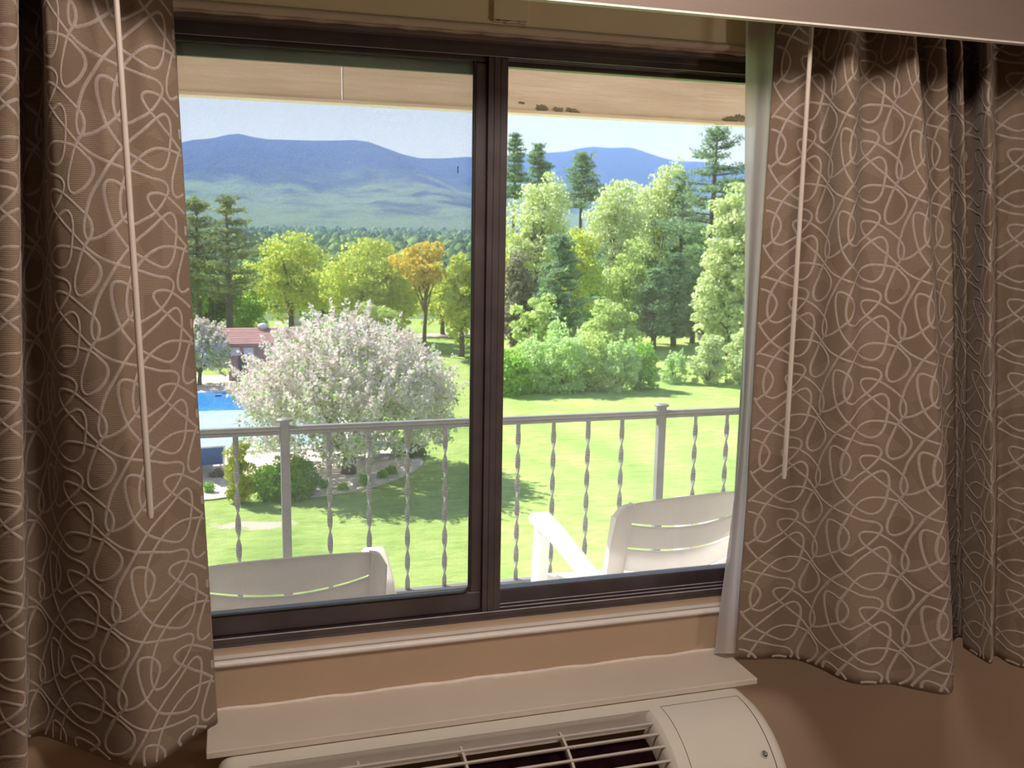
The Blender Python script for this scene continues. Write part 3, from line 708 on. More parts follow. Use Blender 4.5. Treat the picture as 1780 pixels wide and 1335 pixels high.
# railing: one thing of posts, rails and twisted balusters
RY = 1.55
rail = empty('balcony_railing', (0, RY, -.085), label='grey metal balcony railing with twisted balusters', cat='railing')
def rb(mb, name, mat=M['rail'], parent=None, **kw):
    o = mb.build(name, mat, None, **kw); return par(o, rail)
ZTOP = .765
post_x = [at(497, 850, RY).x + i * (at(1147, 780, RY).x - at(497, 850, RY).x) for i in (-2, -1, 0, 1, 2)]
PS = post_x[1] - post_x[0]
zl, zr_ = at(494.6, 748, RY).z, at(1149, 717, RY).z
ZR = (zl + zr_) / 2
ZBOT = at(905, 1006, RY).z
for i, x in enumerate(post_x):
    p = rb(MB().box(x - .0165, x + .0165, RY - .0165, RY + .0165, -.085, ZR + .030), 'post', bevel=.003)
    c_ = MB().lathe((x, RY, ZR + .030), [(0.001, 0), (.030, 0), (.031, .004), (.026, .009), (.001, .012)], 14).build('post_cap', M['rail'], None)
    c_.parent = p
    for sd in (-1, 1):
        k_ = MB().box(x + sd * .0165 - .003, x + sd * .0165 + .003, RY - .008, RY + .008, ZR - .045, ZR - .015).build('bracket', M['rail'], None); k_.parent = p
for i in range(4):
    x0, x1 = post_x[i] + .0165, post_x[i + 1] - .0165
    q = [(RY - .019, ZR - .016), (RY + .019, ZR - .016), (RY + .019, ZR + .004), (RY + .012, ZR + .012), (RY - .012, ZR + .012), (RY - .019, ZR + .004), (RY - .0165, ZR - .002), (RY - .019, ZR - .006)]
    rb(MB().prism(q, 'x', x0, x1), 'top_rail')
    rb(MB().box(x0, x1, RY - .015, RY + .015, ZBOT - .022, ZBOT), 'bottom_rail', bevel=.002)
    for j in range(9):
        x = post_x[i] + PS * (j + 1) / 10.0 if False else post_x[i] + (.157 + .1455 * j) * PS / 1.492
        if x > post_x[i + 1] - .06: continue
        H_ = ZR - .016 - ZBOT; rows = []; n_ = 60; tw = 6.0; ph = rnd.uniform(-.25, .25)
        for k_ in range(n_ + 1):
            z = ZBOT + H_ * k_ / n_; f_ = min(1, max(0, (k_ - 3) / (n_ - 6.))); a = math.pi * tw * f_ + ph + .4
            c_, s_ = math.cos(a), math.sin(a); hw, ht = .0098, .0026
            rows.append([(x + c_ * p_ * hw - s_ * q_ * ht, RY + s_ * p_ * hw + c_ * q_ * ht, z) for p_, q_ in ((-1, -1), (1, -1), (1, 1), (-1, 1), (-1, -1))])
        rb(MB().grid(rows, smooth=False, flip=True), 'baluster')

# ------------------------------------------------------------------ resin chairs
def make_chair(label):
    root = empty('resin_chair', label=label, cat='chair', group='white resin armchairs on the balcony')
    def cb(mb, name, **kw): return mb.build(name, M['chair'], root, **kw)
    # local frame: sitter faces +y, back at y<0, z from the balcony floor
    BW = .245
    def bk(u, z, off=0):     # back surface, curved in plan and leaning away from the sitter
        return (u * BW * 1.0, -.20 - (z - .42) * .22 + .055 * (u * u) + off, z)
    zt = lambda u: .815 - .030 * abs(u) ** 2.2
    def slab(name, us, zlo, zhi, th=.012, r=0.0, **kw):
        mb = MB(); n_ = len(us); ring = []
        fr = [[bk(u, zlo(u) + (zhi(u) - zlo(u)) * k_ / 5, -th / 2) for k_ in range(6)] for u in us]
        bc = [[bk(u, zlo(u) + (zhi(u) - zlo(u)) * k_ / 5, th / 2) for k_ in range(6)] for u in us]
        mb.grid(fr); mb.grid(bc, flip=True)
        mb.grid([[fr[i][5], bc[i][5]] for i in range(n_)]); mb.grid([[bc[i][0], fr[i][0]] for i in range(n_)])
        mb.grid([[fr[0][k_], bc[0][k_]] for k_ in range(6)], flip=True); mb.grid([[fr[-1][k_], bc[-1][k_]] for k_ in range(6)])
        o = cb(mb, name, **kw)
        w_ = o.modifiers.new('weld', 'WELD'); w_.merge_threshold = .0005
        bv = o.modifiers.new('bevel', 'BEVEL'); bv.width = .003; bv.segments = 2; bv.limit_method = 'ANGLE'; bv.angle_limit = 1.0
        return o
    ui = np.linspace(-.82, .82, 21); sag = lambda u: -.016 * (1 - (u / .82) ** 2)
    edges = [.735, .655, .575, .495]
    slab('back_slat', ui, lambda u: edges[0] + sag(u), zt)
    for k_ in range(3): slab('back_slat', ui, lambda u, k_=k_: edges[k_ + 1] + sag(u), lambda u, k_=k_: edges[k_] - .007 + sag(u))
    slab('back_slat', ui, lambda u: .43 + 0 * u, lambda u: edges[3] - .007 + sag(u))
    for sg in (-1, 1):
        us = [sg * x for x in np.linspace(.82, 1.0, 7)]
        if sg < 0: us = us[::-1]
        slab('back_stile', us, lambda u: .40, lambda u: zt(u) - (.035 * max(0, (abs(u) - .86) / .14) ** 2.5), .026)
    # seat
    mb = MB(); rows = []
    for j, y in enumerate(np.linspace(-.23, .23, 12)):
        rows.append([(x, y, .415 + .02 * (j / 11) - .012 * (1 - (x / .23) ** 2) - (.02 if j == 11 else 0)) for x in np.linspace(-.235, .235, 11)])
    mb.grid(rows); o = cb(mb, 'seat'); md = o.modifiers.new('th', 'SOLIDIFY'); md.thickness = .014
    for sg in (-1, 1):
        # arm: rises from the stile to the front, broad and rounded at its front end
        path = [(sg * .238, -.225, .500), (sg * .262, -.16, .528), (sg * .278, -.05, .575), (sg * .285, .08, .615), (sg * .287, .18, .632), (sg * .286, .225, .628)]
        sm = spline(path, 6); mb = MB(); rows = []
        for i, p in enumerate(sm):
            t = i / (len(sm) - 1); hw = .024 + .010 * t; th = .018
            if t > .93: hw *= .9; th *= .8
            rows.append([(p[0] + dx_ * hw, p[1], p[2] + dz_ * th) for dx_, dz_ in ((-1, -1), (1, -1), (1.05, .3), (.8, 1), (-.8, 1), (-1.05, .3), (-1, -1))])
        mb.grid(rows); mb.add(rows[0][:-1], [(5, 4, 3, 2, 1, 0)]); mb.add(rows[-1][:-1], [(0, 1, 2, 3, 4, 5)])
        arm = cb(mb, 'armrest')
        # front leg, tapering under the arm; rear leg splayed back
        mb = MB(); rows = []
        for i in range(9):
            t = i / 8; z = .612 * (1 - t); w_ = .040 - .012 * t; y = .195 + .03 * t; x = sg * (.283 + .012 * t)
            rows.append([(x - .018, y - w_, z), (x + .018, y - w_, z), (x + .018, y + w_ * .7, z), (x - .018, y + w_ * .7, z), (x - .018, y - w_, z)])
        mb.grid(rows, smooth=False, flip=True); cb(mb, 'leg', bevel=.006)
        mb = MB(); rows = []
        for i in range(9):
            t = i / 8; z = .52 * (1 - t); w_ = .032 - .008 * t; y = -.215 - .07 * t; x = sg * (.243 + .03 * t)
            rows.append([(x - .016, y - w_, z), (x + .016, y - w_, z), (x + .016, y + w_, z), (x - .016, y + w_, z), (x - .016, y - w_, z)])
        mb.grid(rows, smooth=False, flip=True); cb(mb, 'leg', bevel=.006)
        mb = MB().box(min(sg * .225, sg * .262), max(sg * .225, sg * .262), -.24, .22, .385, .425); cb(mb, 'side_rail', bevel=.008)
    return root
ch = make_chair('white resin armchair below the insect screen, only its back top and one arm showing')
ch.location = (.098, .60, -.085); ch.rotation_euler = (0, 0, .03)
ch2 = copy_tree(ch); ch2['label'] = 'white resin armchair with slatted back and raised arm partly behind the right curtain'
ch2.location = (1.28, .86, -.085); ch2.rotation_euler = (0, 0, .12)
# ------------------------------------------------------------------ ground and far country
rows = []
for y in list(np.linspace(1.9, 34, 34)) + list(np.linspace(36, 80, 16)):
    rows.append([(x, y, GZ + (.02 * math.sin(x * .8 + y * .5) if y > 6 else 0) - max(0, y - 56) ** 1.5 * .012) for x in np.linspace(-40, 60, 60)])
MB().grid(rows).build('lawn', M['lawn'], kind='structure', label='mown sunlit lawn with a bare sandy patch')
zl80 = GZ - 24 ** 1.5 * .012
rows = [[(x * s_, y, z) for x in np.linspace(-1, 1, 9)] for y, z, s_ in ((79, zl80 - .1, 90), (140, -12, 200), (300, -20, 500), (1500, -22, 1500), (3500, -10, 3600))]
MB().grid(rows).build('land', M['field'], kind='structure', label='valley land beyond the lawn')

def mountain(name, ridge_px, Y, depth_front, zbase, label, xpad, seed):
    """ridge line taken at its own distance, slopes falling toward the valley with gullies"""
    pts = [at(px, py, Y) for px, py in ridge_px]; rx = [p.x for p in pts]; rz = [p.z for p in pts]
    xs_ = np.linspace(rx[0] - xpad[0], rx[-1] + xpad[1], 150); ts = np.linspace(-.35, 1, 70)
    rg = np.random.default_rng(seed); ph = rg.uniform(0, 6.3, 12); rows = []
    for t in ts:
        row = []
        for x in xs_:
            z = np.interp(x, rx, rz)
            if x < rx[0]: z = rz[0] - (rx[0] - x) * .12
            if x > rx[-1]: z = rz[-1] - (x - rx[-1]) * .12
            z = max(z, zbase + 5)
            k_ = 1 - abs(t) if t < 0 else (1 - t) ** 1.35
            if t < 0: k_ = 1 + t * .9
            g = sum(math.sin(x * f_ + ph[i] + 3 * t * (i % 3)) / (i + 1.5) for i, f_ in enumerate((.0042, .007, .0115, .019, .031, .05)))
            g2 = sum(math.sin(x * .02 * (i + 1) + t * 40 * (i + 1) + ph[i + 6]) / (i + 1) for i in range(4))
            bell = max(0, min(1, t * 4)) * max(0, 1 - t)
            row.append((x, Y - t * depth_front, zbase + (z - zbase) * k_ + (g * 38 + g2 * 7) * bell))
        rows.append(row)
    return MB().grid(rows, flip=True).build(name, M['mountain'], kind='structure', label=label)
mountain('mountain', [(60, 300), (180, 282), (240, 265), (300, 251), (335, 243), (370, 240), (395, 234), (415, 232), (440, 238), (465, 242), (500, 243), (540, 244), (580, 244), (615, 243), (640, 246), (670, 257), (700, 268), (730, 275), (770, 275), (815, 272), (860, 280), (930, 300), (1000, 330)], 4200, 2600, -20, 'long blue forested mountain ridge beyond the valley', (500, 200), 3)
mountain('mountain', [(800, 285), (860, 272), (930, 267), (985, 263), (1010, 257), (1030, 255), (1060, 257), (1095, 256), (1115, 262), (1150, 274), (1180, 280), (1220, 281), (1280, 290), (1400, 300), (1600, 320)], 5200, 3000, -20, 'flat-topped blue mountain seen between the pines', (500, 500), 9)

# valley woodland: far crowns nobody could count
V_, Q_ = [], []; nb = 0
rg = np.random.default_rng(4)
for i in range(5200):
    y = 170 + 1500 * rg.random() ** 1.2; x = y * rg.uniform(-.36, .50)
    con = rg.random() < .35; h = rg.uniform(8, 14) * (.55 + .45 * min(1, (y - 170) / 350)); r_ = h * (.22 if con else rg.uniform(.38, .55))
    top = 1.5 + (391 - np.interp(y, [170, 300, 600, 1700], [452, 432, 405, 389]) + rg.uniform(-7, 5)) * y / FPX
    z0 = top - h
    prof_ = [(1, .15), (.75, .45), (.4, .75), (.06, 1)] if con else [(.7, .15), (1, .45), (.85, .75), (.3, 1)]
    rot = rg.uniform(0, 6.3); vs = []
    for pr_, pz in prof_:
        for j in range(6):
            a = rot + j * math.pi / 3; q = r_ * pr_ * rg.uniform(.75, 1.2); vs.append((x + q * math.cos(a), y + q * math.sin(a), z0 + h * pz * rg.uniform(.94, 1.05)))
    V_ += vs
    for k_ in range(3):
        for j in range(6): Q_.append((nb + k_ * 6 + j, nb + k_ * 6 + (j + 1) % 6, nb + k_ * 6 + 6 + (j + 1) % 6, nb + k_ * 6 + 6 + j))
    nb += 24
np_mesh('valley_forest', V_, Q_, M['needle_far'], None, False, kind='stuff', label='far valley woodland of mixed crowns below the blue ridge', category='forest') if False else tag(np_mesh('valley_forest', V_, Q_, M['needle_far']), 'far valley woodland of mixed crowns below the blue ridge', 'forest', kind='stuff')

# ------------------------------------------------------------------ trees and shrubs
def leaves_mesh(name, C_, Nn, size, mat, parent, asp=(.6, 1.3), **kw):
    n = len(C_); r1 = RNG.normal(size=(n, 3)); t = np.cross(Nn, r1); t /= np.linalg.norm(t, axis=1, keepdims=True) + 1e-9
    b_ = np.cross(Nn, t); b_ /= np.linalg.norm(b_, axis=1, keepdims=True) + 1e-9
    s1 = size * RNG.uniform(.6, 1.25, (n, 1)); s2 = s1 * RNG.uniform(*asp, (n, 1))
    V = np.stack([C_ - t * s1, C_ - b_ * s2 * .6 + Nn * s1 * .15, C_ + t * s1, C_ + b_ * s2 * .6 - Nn * s1 * .1], 1).reshape(-1, 3)
    return np_mesh(name, V, np.arange(n * 4).reshape(-1, 4), mat, parent, False, kind='stuff', **kw)
def crown_points(c, rad, nclump, per, rc, top_bias=.2, hollow=.55):
    """leaf positions in clumps on the shell of an uneven crown"""
    d = RNG.normal(size=(nclump, 3)); d[:, 2] += top_bias; d /= np.linalg.norm(d, axis=1, keepdims=True)
    rr_ = RNG.uniform(hollow, 1.0, (nclump, 1)); cc = np.array(c) + d * rr_ * np.array(rad)
    k_ = RNG.integers(0, nclump, nclump * per); e_ = RNG.normal(size=(nclump * per, 3)); e_[:, 2] += .5; e_ /= np.linalg.norm(e_, axis=1, keepdims=True)
    sc = rc * RNG.uniform(.6, 1.25, nclump)[k_][:, None]
    P_ = cc[k_] + e_ * sc * RNG.uniform(.65, 1, (len(k_), 1)) * np.array([1.15, 1.15, .8])
    N_ = e_ + RNG.normal(size=e_.shape) * .55; N_ /= np.linalg.norm(N_, axis=1, keepdims=True)
    return P_, N_, cc
def rough_trunk(mb, p0, p1, r0, r1, n=6, wob=.05):
    p0, p1 = Vector(p0), Vector(p1); L = (p1 - p0).length
    pts = [p0.lerp(p1, i / n) + Vector((rnd.uniform(-1, 1), rnd.uniform(-1, 1), 0)) * wob * L * (.5 if 0 < i < n else 0) * .3 for i in range(n + 1)]
    mb.tube(pts, [r0 + (r1 - r0) * i / n for i in range(n + 1)], 7); return pts
def px_frame(px, Y): d = at(px, 500, Y); return d.x
def pz(py, px, Y): return at(px, py, Y).z
def deciduous(px, Y, top, half, bot, mat, label, group=None, base=None, dens=1.0, leaf=.10, name='leafy_tree', trunk_r=.16, stems=1, cat='tree', lobes=4, bare=.0):
    """px: trunk column, top/bot: crown limits, half: crown half width (photograph pixels, used at depth Y to get metres)"""
    x = px_frame(px, Y); zt_, zb_ = pz(top, px, Y), pz(bot, px, Y); hw = half * (Y + 1.85) / FPX
    gz = ground_z(Y) if base is None else base
    root = empty(name, (x, Y, gz), label=label, cat=cat, group=group)
    H_ = zt_ - zb_; c = np.array([x, Y, (zt_ + zb_) / 2]); Ps, Ns, Cs = [], [], []
    nl = lobes; area_ = hw * H_
    for i in range(nl):
        f = i / max(1, nl - 1); lx = RNG.uniform(-.5, .5) * hw if i else 0; ly = RNG.uniform(-.4, .4) * hw
        lz = zb_ + H_ * (.30 + .42 * f + RNG.uniform(-.06, .06)); w_ = 1 - .45 * abs(f - .35)
        if i == nl - 1: lz = zb_ + H_ * .74; lx *= .5
        ncl = max(9, int(40 * dens * (area_ ** .5) / nl)); rad = (hw * .82 * w_, hw * .7 * w_, H_ * .28)
        P_, N_, cc = crown_points((x + lx, Y + ly, lz), rad, ncl, int(46 * dens), hw * .17 + .12)
        Ps.append(P_); Ns.append(N_); Cs.append(cc)
    P_ = np.concatenate(Ps); N_ = np.concatenate(Ns); cc = np.concatenate(Cs)
    P_[:, 2] += (zt_ - np.percentile(P_[:, 2], 99.6))
    loc = np.array([x, Y, gz]); mb = MB()
    pts = rough_trunk(mb, (0, 0, 0), (RNG.uniform(-.1, .1) * hw, 0, zb_ + H_ * .55 - gz), trunk_r, trunk_r * .35, 7)
    mb.build('trunk', M['bark'], root)
    bm_ = MB()
    for q in cc[RNG.permutation(len(cc))[:16]]:
        t = rnd.uniform(.45, .95); p0 = pts[min(7, int(t * 7))]; p1 = Vector(q - loc); pm = p0.lerp(p1, .5) + Vector((0, 0, .12 * hw))
        bm_.tube([p0, pm, p1], [trunk_r * .34, trunk_r * .22, trunk_r * .07], 5)
    bm_.build('branches', M['bark'], root, kind='stuff')
    leaves_mesh('foliage', P_ - loc, N_, leaf, mat, root)
    return root
def ground_z(Y): return GZ - max(0, Y - 56) ** 1.5 * .012
def pine(px, Y, top, half, bare, mat, label, group=None, seed=0, base=None, name='pine_tree', sparse=1.0, cone=1.0, lean=0):
    """white pine: straight trunk with whorls of level boughs carrying brushes of needles; bare: trunk pixel row where boughs start"""
    rg = np.random.default_rng(seed + 100); x = px_frame(px, Y); gz = ground_z(Y) if base is None else base
    zt_ = pz(top, px, Y); zb_ = pz(bare, px, Y); hw = half * (Y + 1.85) / FPX; H_ = zt_ - zb_
    root = empty(name, (x, Y, gz), label=label, cat='tree', group=group); mb = MB()
    rough_trunk(mb, (0, 0, 0), (lean, 0, zt_ - gz), .20 * hw / 2 + .05, .03, 8, .02); mb.build('trunk', M['bark_pine'], root)
    bm_ = MB(); P_, N_ = [], []
    nw = int(13 * sparse + H_ * .9)
    for i in range(nw):
        f = (i + rg.uniform(-.3, .3)) / nw; z = zb_ + H_ * f
        env = hw * 1.12 * min((1.03 - f) ** (.58 * cone), (1.04 - f) * 2.1) * (1 if f > .12 else .6 + 3 * f)
        for j in range(rg.integers(4, 7)):
            a = rg.uniform(0, 6.28); L = max(.25, env * rg.uniform(.55, 1.12)); up = L * rg.uniform(.02, .24) + (.45 * L if f > .85 else 0)
            p0 = Vector((lean * f, 0, z - gz)); dr = Vector((math.cos(a), math.sin(a), 0))
            p1 = p0 + dr * L * .6 + Vector((0, 0, up * .25)); p2 = p0 + dr * L + Vector((0, 0, up))
            bm_.tube([p0, p1, p2], [.035 + .01 * L, .025, .008], 4, caps=False)
            nc = max(4, int(L * 4.2))
            for k_ in range(nc):
                t = .28 + .72 * (k_ + rg.random()) / nc
                q = p0.lerp(p1, t / .6) if t < .6 else p1.lerp(p2, (t - .6) / .4)
                sp = .12 + .20 * L * .35 * (1 - abs(t - .6))
                m_ = 13; e_ = rg.normal(size=(m_, 3)) * np.array([1, 1, .42]); e_[:, 2] += .25
                P_.append(np.array(q) + e_ * sp); d_ = rg.normal(size=(m_, 3)) * .6 + np.array([0, 0, 1]); N_.append(d_)
    for k_ in range(26):
        t = rg.random(); e_ = rg.normal(size=(9, 3)) * np.array([.9, .9, .8]) * (.10 + .16 * t) * hw * .4
        P_.append(np.array((lean, 0, zt_ - gz - t * .16 * H_)) + e_); N_.append(rg.normal(size=(9, 3)) * .6 + np.array([0, 0, 1]))
    bm_.build('boughs', M['bark_pine'], root, kind='stuff')
    P_ = np.concatenate(P_); N_ = np.concatenate(N_); N_ /= np.linalg.norm(N_, axis=1, keepdims=True)
    leaves_mesh('needles', P_, N_, .16, mat, root, (.22, .5))
    return root
def shrub(px, Y, top, half, bot, mat, label, group=None, dens=1.0, leaf=.07, name='shrub', plume=0.0, base=None, cat='shrub'):
    x = px_frame(px, Y); gz = ground_z(Y) if base is None else base; zt_ = pz(top, px, Y); hw = half * (Y + 1.85) / FPX
    root = empty(name, (x, Y, gz), label=label, cat=cat, group=group); H_ = zt_ - gz
    ncl = int(46 * dens); P_, N_, cc = crown_points((0, 0, H_ * .36), (hw * .92, hw * .75, H_ * .6), ncl, int(62 * dens), hw * .2 + .06, .1, .45)
    cc[:, 2] = np.abs(cc[:, 2])
    if plume:
        k_ = RNG.integers(0, len(cc), 40)
        for i in k_:
            m_ = 26; t = RNG.random((m_, 1)); up = np.array([RNG.normal() * .2, RNG.normal() * .2, 1.0]); Lp = plume * RNG.uniform(.5, 1.1)
            P_ = np.concatenate([P_, cc[i] + up * t * Lp + RNG.normal(size=(m_, 3)) * .10 * (1.2 - t)]); N_ = np.concatenate([N_, RNG.normal(size=(m_, 3))])
        N_ /= np.linalg.norm(N_, axis=1, keepdims=True)
    P_[:, 2] = np.abs(P_[:, 2] + (H_ - np.percentile(P_[:, 2], 99.5))) + .02
    mb = MB()
    for q in cc[:9]: mb.tube([(0, 0, 0), tuple(q * np.array([.4, .4, .5])), tuple(q)], [.03, .02, .006], 5)
    mb.build('stems', M['bark'], root, kind='stuff')
    leaves_mesh('foliage', P_, N_, leaf, mat, root); return root

# right of the mullion
gsk = 'pines on the skyline right of the mullion'
pine(891, 62, 232, 30, 345, M['needle'], 'tall narrow pine on the skyline right beside the mullion', gsk, 1)
pine(932, 64, 250, 34, 350, M['needle'], 'second pine from the mullion, slightly shorter with a pointed top', gsk, 2)
pine(1006, 66, 268, 50, 360, M['needle'], 'broad pine on the skyline in front of the flat-topped mountain', gsk, 3)
pine(1228, 50, 220, 112, 480, M['needle'], 'biggest pine with level boughs reaching up to the fascia beam', None, 5, sparse=.9, lean=.25)
pine(1180, 53, 300, 46, 520, M['needle'], 'slender pine behind the left boughs of the biggest pine', None, 15, sparse=.9)
gw = 'leafy trees at the edge of the lawn'
deciduous(935, 49, 306, 70, 500, M['leaf_pale'], 'pale green broad-crowned tree beside the mullion under the skyline pines', gw, dens=1.35, lobes=6)
deciduous(1065, 51, 316, 72, 500, M['leaf_pale'], 'pale green open-branched tree in the middle of the right pane', gw, dens=1.2, lobes=6)
deciduous(1140, 55, 287, 62, 480, M['leaf_pale'], 'tallest pale leafy tree just left of the biggest pine', gw, dens=1.2, lobes=5)
deciduous(1000, 50, 400, 60, 560, M['leaf_yellow'], 'yellow-green tree low in front of the pale crowns', gw, dens=1.1, lobes=5)
deciduous(1090, 48, 420, 60, 590, M['leaf_lime'], 'lime green tree behind the bright shrubs with dark trunk', gw, dens=1.1, lobes=5)
deciduous(900, 50, 395, 46, 540, M['leaf_yellow'], 'yellow-green tree close beside the lower mullion', gw, dens=1.0, lobes=4)
deciduous(1272, 38, 325, 62, 670, M['leaf_pale'], 'large pale yellow tree at the right edge beside the curtain lining', gw, dens=1.9, lobes=8)
deciduous(1345, 40, 300, 80, 660, M['leaf_pale'], 'pale tree farther right, mostly hidden by the right curtain', gw, dens=1.0, lobes=6)
pine(972, 43, 412, 62, 585, M['needle'], 'short dark blue-green spruce standing before the leafy trees', None, 7, name='spruce_tree', sparse=1.5)
deciduous(893, 45, 440, 42, 640, M['leaf_brown'], 'dull brown-leaved tree close beside the mullion', gw, dens=1.2, lobes=5)
gp_ = 'dark pines with bare trunks at the lawn edge'
for i, (px, tp, hf, lb) in enumerate(((1140, 470, 42, 'dark pine with bare lower trunk, left of its group of three'), (1175, 440, 44, 'dark pine with bare lower trunk, middle of its group of three'), (1208, 480, 40, 'dark pine with bare lower trunk, right of its group of three'))):
    pine(px, 46 + i * 1.3, tp, hf, 585, M['needle'], lb, gp_, 20 + i, sparse=1.3, cone=.6)
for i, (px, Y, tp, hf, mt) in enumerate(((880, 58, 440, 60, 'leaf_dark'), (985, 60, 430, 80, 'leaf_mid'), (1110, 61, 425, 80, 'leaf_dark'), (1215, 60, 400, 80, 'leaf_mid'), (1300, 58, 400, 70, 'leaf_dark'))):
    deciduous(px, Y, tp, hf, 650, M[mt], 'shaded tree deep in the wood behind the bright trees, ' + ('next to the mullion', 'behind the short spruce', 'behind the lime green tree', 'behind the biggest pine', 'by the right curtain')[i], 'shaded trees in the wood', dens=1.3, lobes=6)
gs_ = 'shrubs along the far edge of the lawn'
shrub(930, 38, 515, 50, 640, M['leaf_lime'], 'tall lime green shrub tree in front of the spruce', gs_, 1.7, .085)
shrub(972, 35.6, 556, 36, 660, M['leaf_willow'], 'pale willow-like shrub between the two lime green ones', gs_, 1.3, .07, plume=1.0)
shrub(1062, 38, 528, 64, 640, M['leaf_lime'], 'wide lime green shrub tree in the middle of the far hedge', gs_, 2.0, .085)
for i, (px, tp, hf, mt, lb) in enumerate(((890, 610, 44, 'leaf_mid', 'low green shrub at the mullion end of the hedge'), (935, 592, 49, 'leaf_willow', 'second hedge shrub from the mullion, pale and feathery'), (985, 586, 49, 'leaf_willow', 'third hedge shrub from the mullion, below the willow-like shrub'), (1035, 588, 49, 'leaf_lime', 'fourth hedge shrub from the mullion, bright lime'), (1082, 592, 46, 'leaf_willow', 'fifth hedge shrub from the mullion'), (1122, 598, 36, 'leaf_mid', 'last hedge shrub before the bare pine trunks'))):
    shrub(px, 33.6 + .3 * (i % 2), tp, hf, 683, M[mt], lb, gs_, 1.45, .065, plume=.7)
shrub(1180, 35, 612, 30, 680, M['leaf_willow'], 'thin pale shrub below the bare pine trunks', gs_, .8, .06, plume=.4)
shrub(1240, 34.5, 585, 38, 680, M['leaf_pale'], 'pale shrub at the foot of the large yellow tree', gs_, 1.5, .07)
shrub(1290, 34.5, 575, 40, 680, M['leaf_pale'], 'pale shrub half hidden by the curtain lining', gs_, 1.2, .07)

# left of the mullion, through the screen
gl = 'pines at the left by the pool'
pine(398, 47, 341, 62, 520, M['needle_warm'], 'tall pine behind the small building, trunk bare below', gl, 31, sparse=.62)
pine(345, 49, 344, 56, 500, M['needle_warm'], 'tall pine next to the left curtain', gl, 32, sparse=.7)
pine(298, 47, 400, 50, 560, M['needle_warm'], 'pine half hidden by the left curtain edge', gl, 33)
gd = 'yellow-green trees across the lawn behind the screen'
deciduous(505, 53, 408, 80, 556, M['leaf_yellow'], 'round yellow-green tree right of the tall pines', gd, dens=1.5, lobes=6, trunk_r=.2)
deciduous(632, 50, 418, 82, 580, M['leaf_yellow'], 'wide yellow-green tree above the blossoming tree', gd, dens=1.6, lobes=7, trunk_r=.2)
deciduous(738, 46, 422, 46, 500, M['leaf_gold'], 'slim tree with golden crown and dark forked trunk', gd, dens=1.2, lobes=4, trunk_r=.13)
deciduous(694, 52, 440, 46, 580, M['leaf_yellow'], 'yellow-green tree between the wide tree and the golden one', gd, dens=1.1)
deciduous(803, 45, 445, 40, 610, M['leaf_yellow'], 'yellow-green tree partly hidden by the mullion', gd, dens=1.3, lobes=5)
deciduous(770, 55, 466, 50, 585, M['leaf_yellow'], 'low yellow-green tree between the golden crown and the mullion', gd, dens=.9)
for i, (px, Y, tp, hf, bt_, mt) in enumerate(((320, 54, 455, 44, 600, 'leaf_mid'), (372, 56, 470, 44, 600, 'leaf_dark'), (430, 57, 488, 40, 600, 'leaf_mid'), (560, 60, 470, 46, 560, 'leaf_mid'))):
    deciduous(px, Y, tp, hf, bt_, M[mt], 'green underwood tree ' + ('by the left curtain behind the white tree', 'behind the bare pine trunks', 'above the small building roof', 'in the gap between the two yellow-green trees')[i], 'green underwood behind the pool', dens=1.2, lobes=5)
shrub(660, 46, 528, 46, 600, M['leaf_lime'], 'bright low shrub behind the top of the blossoming tree', None, 1.2, .08)

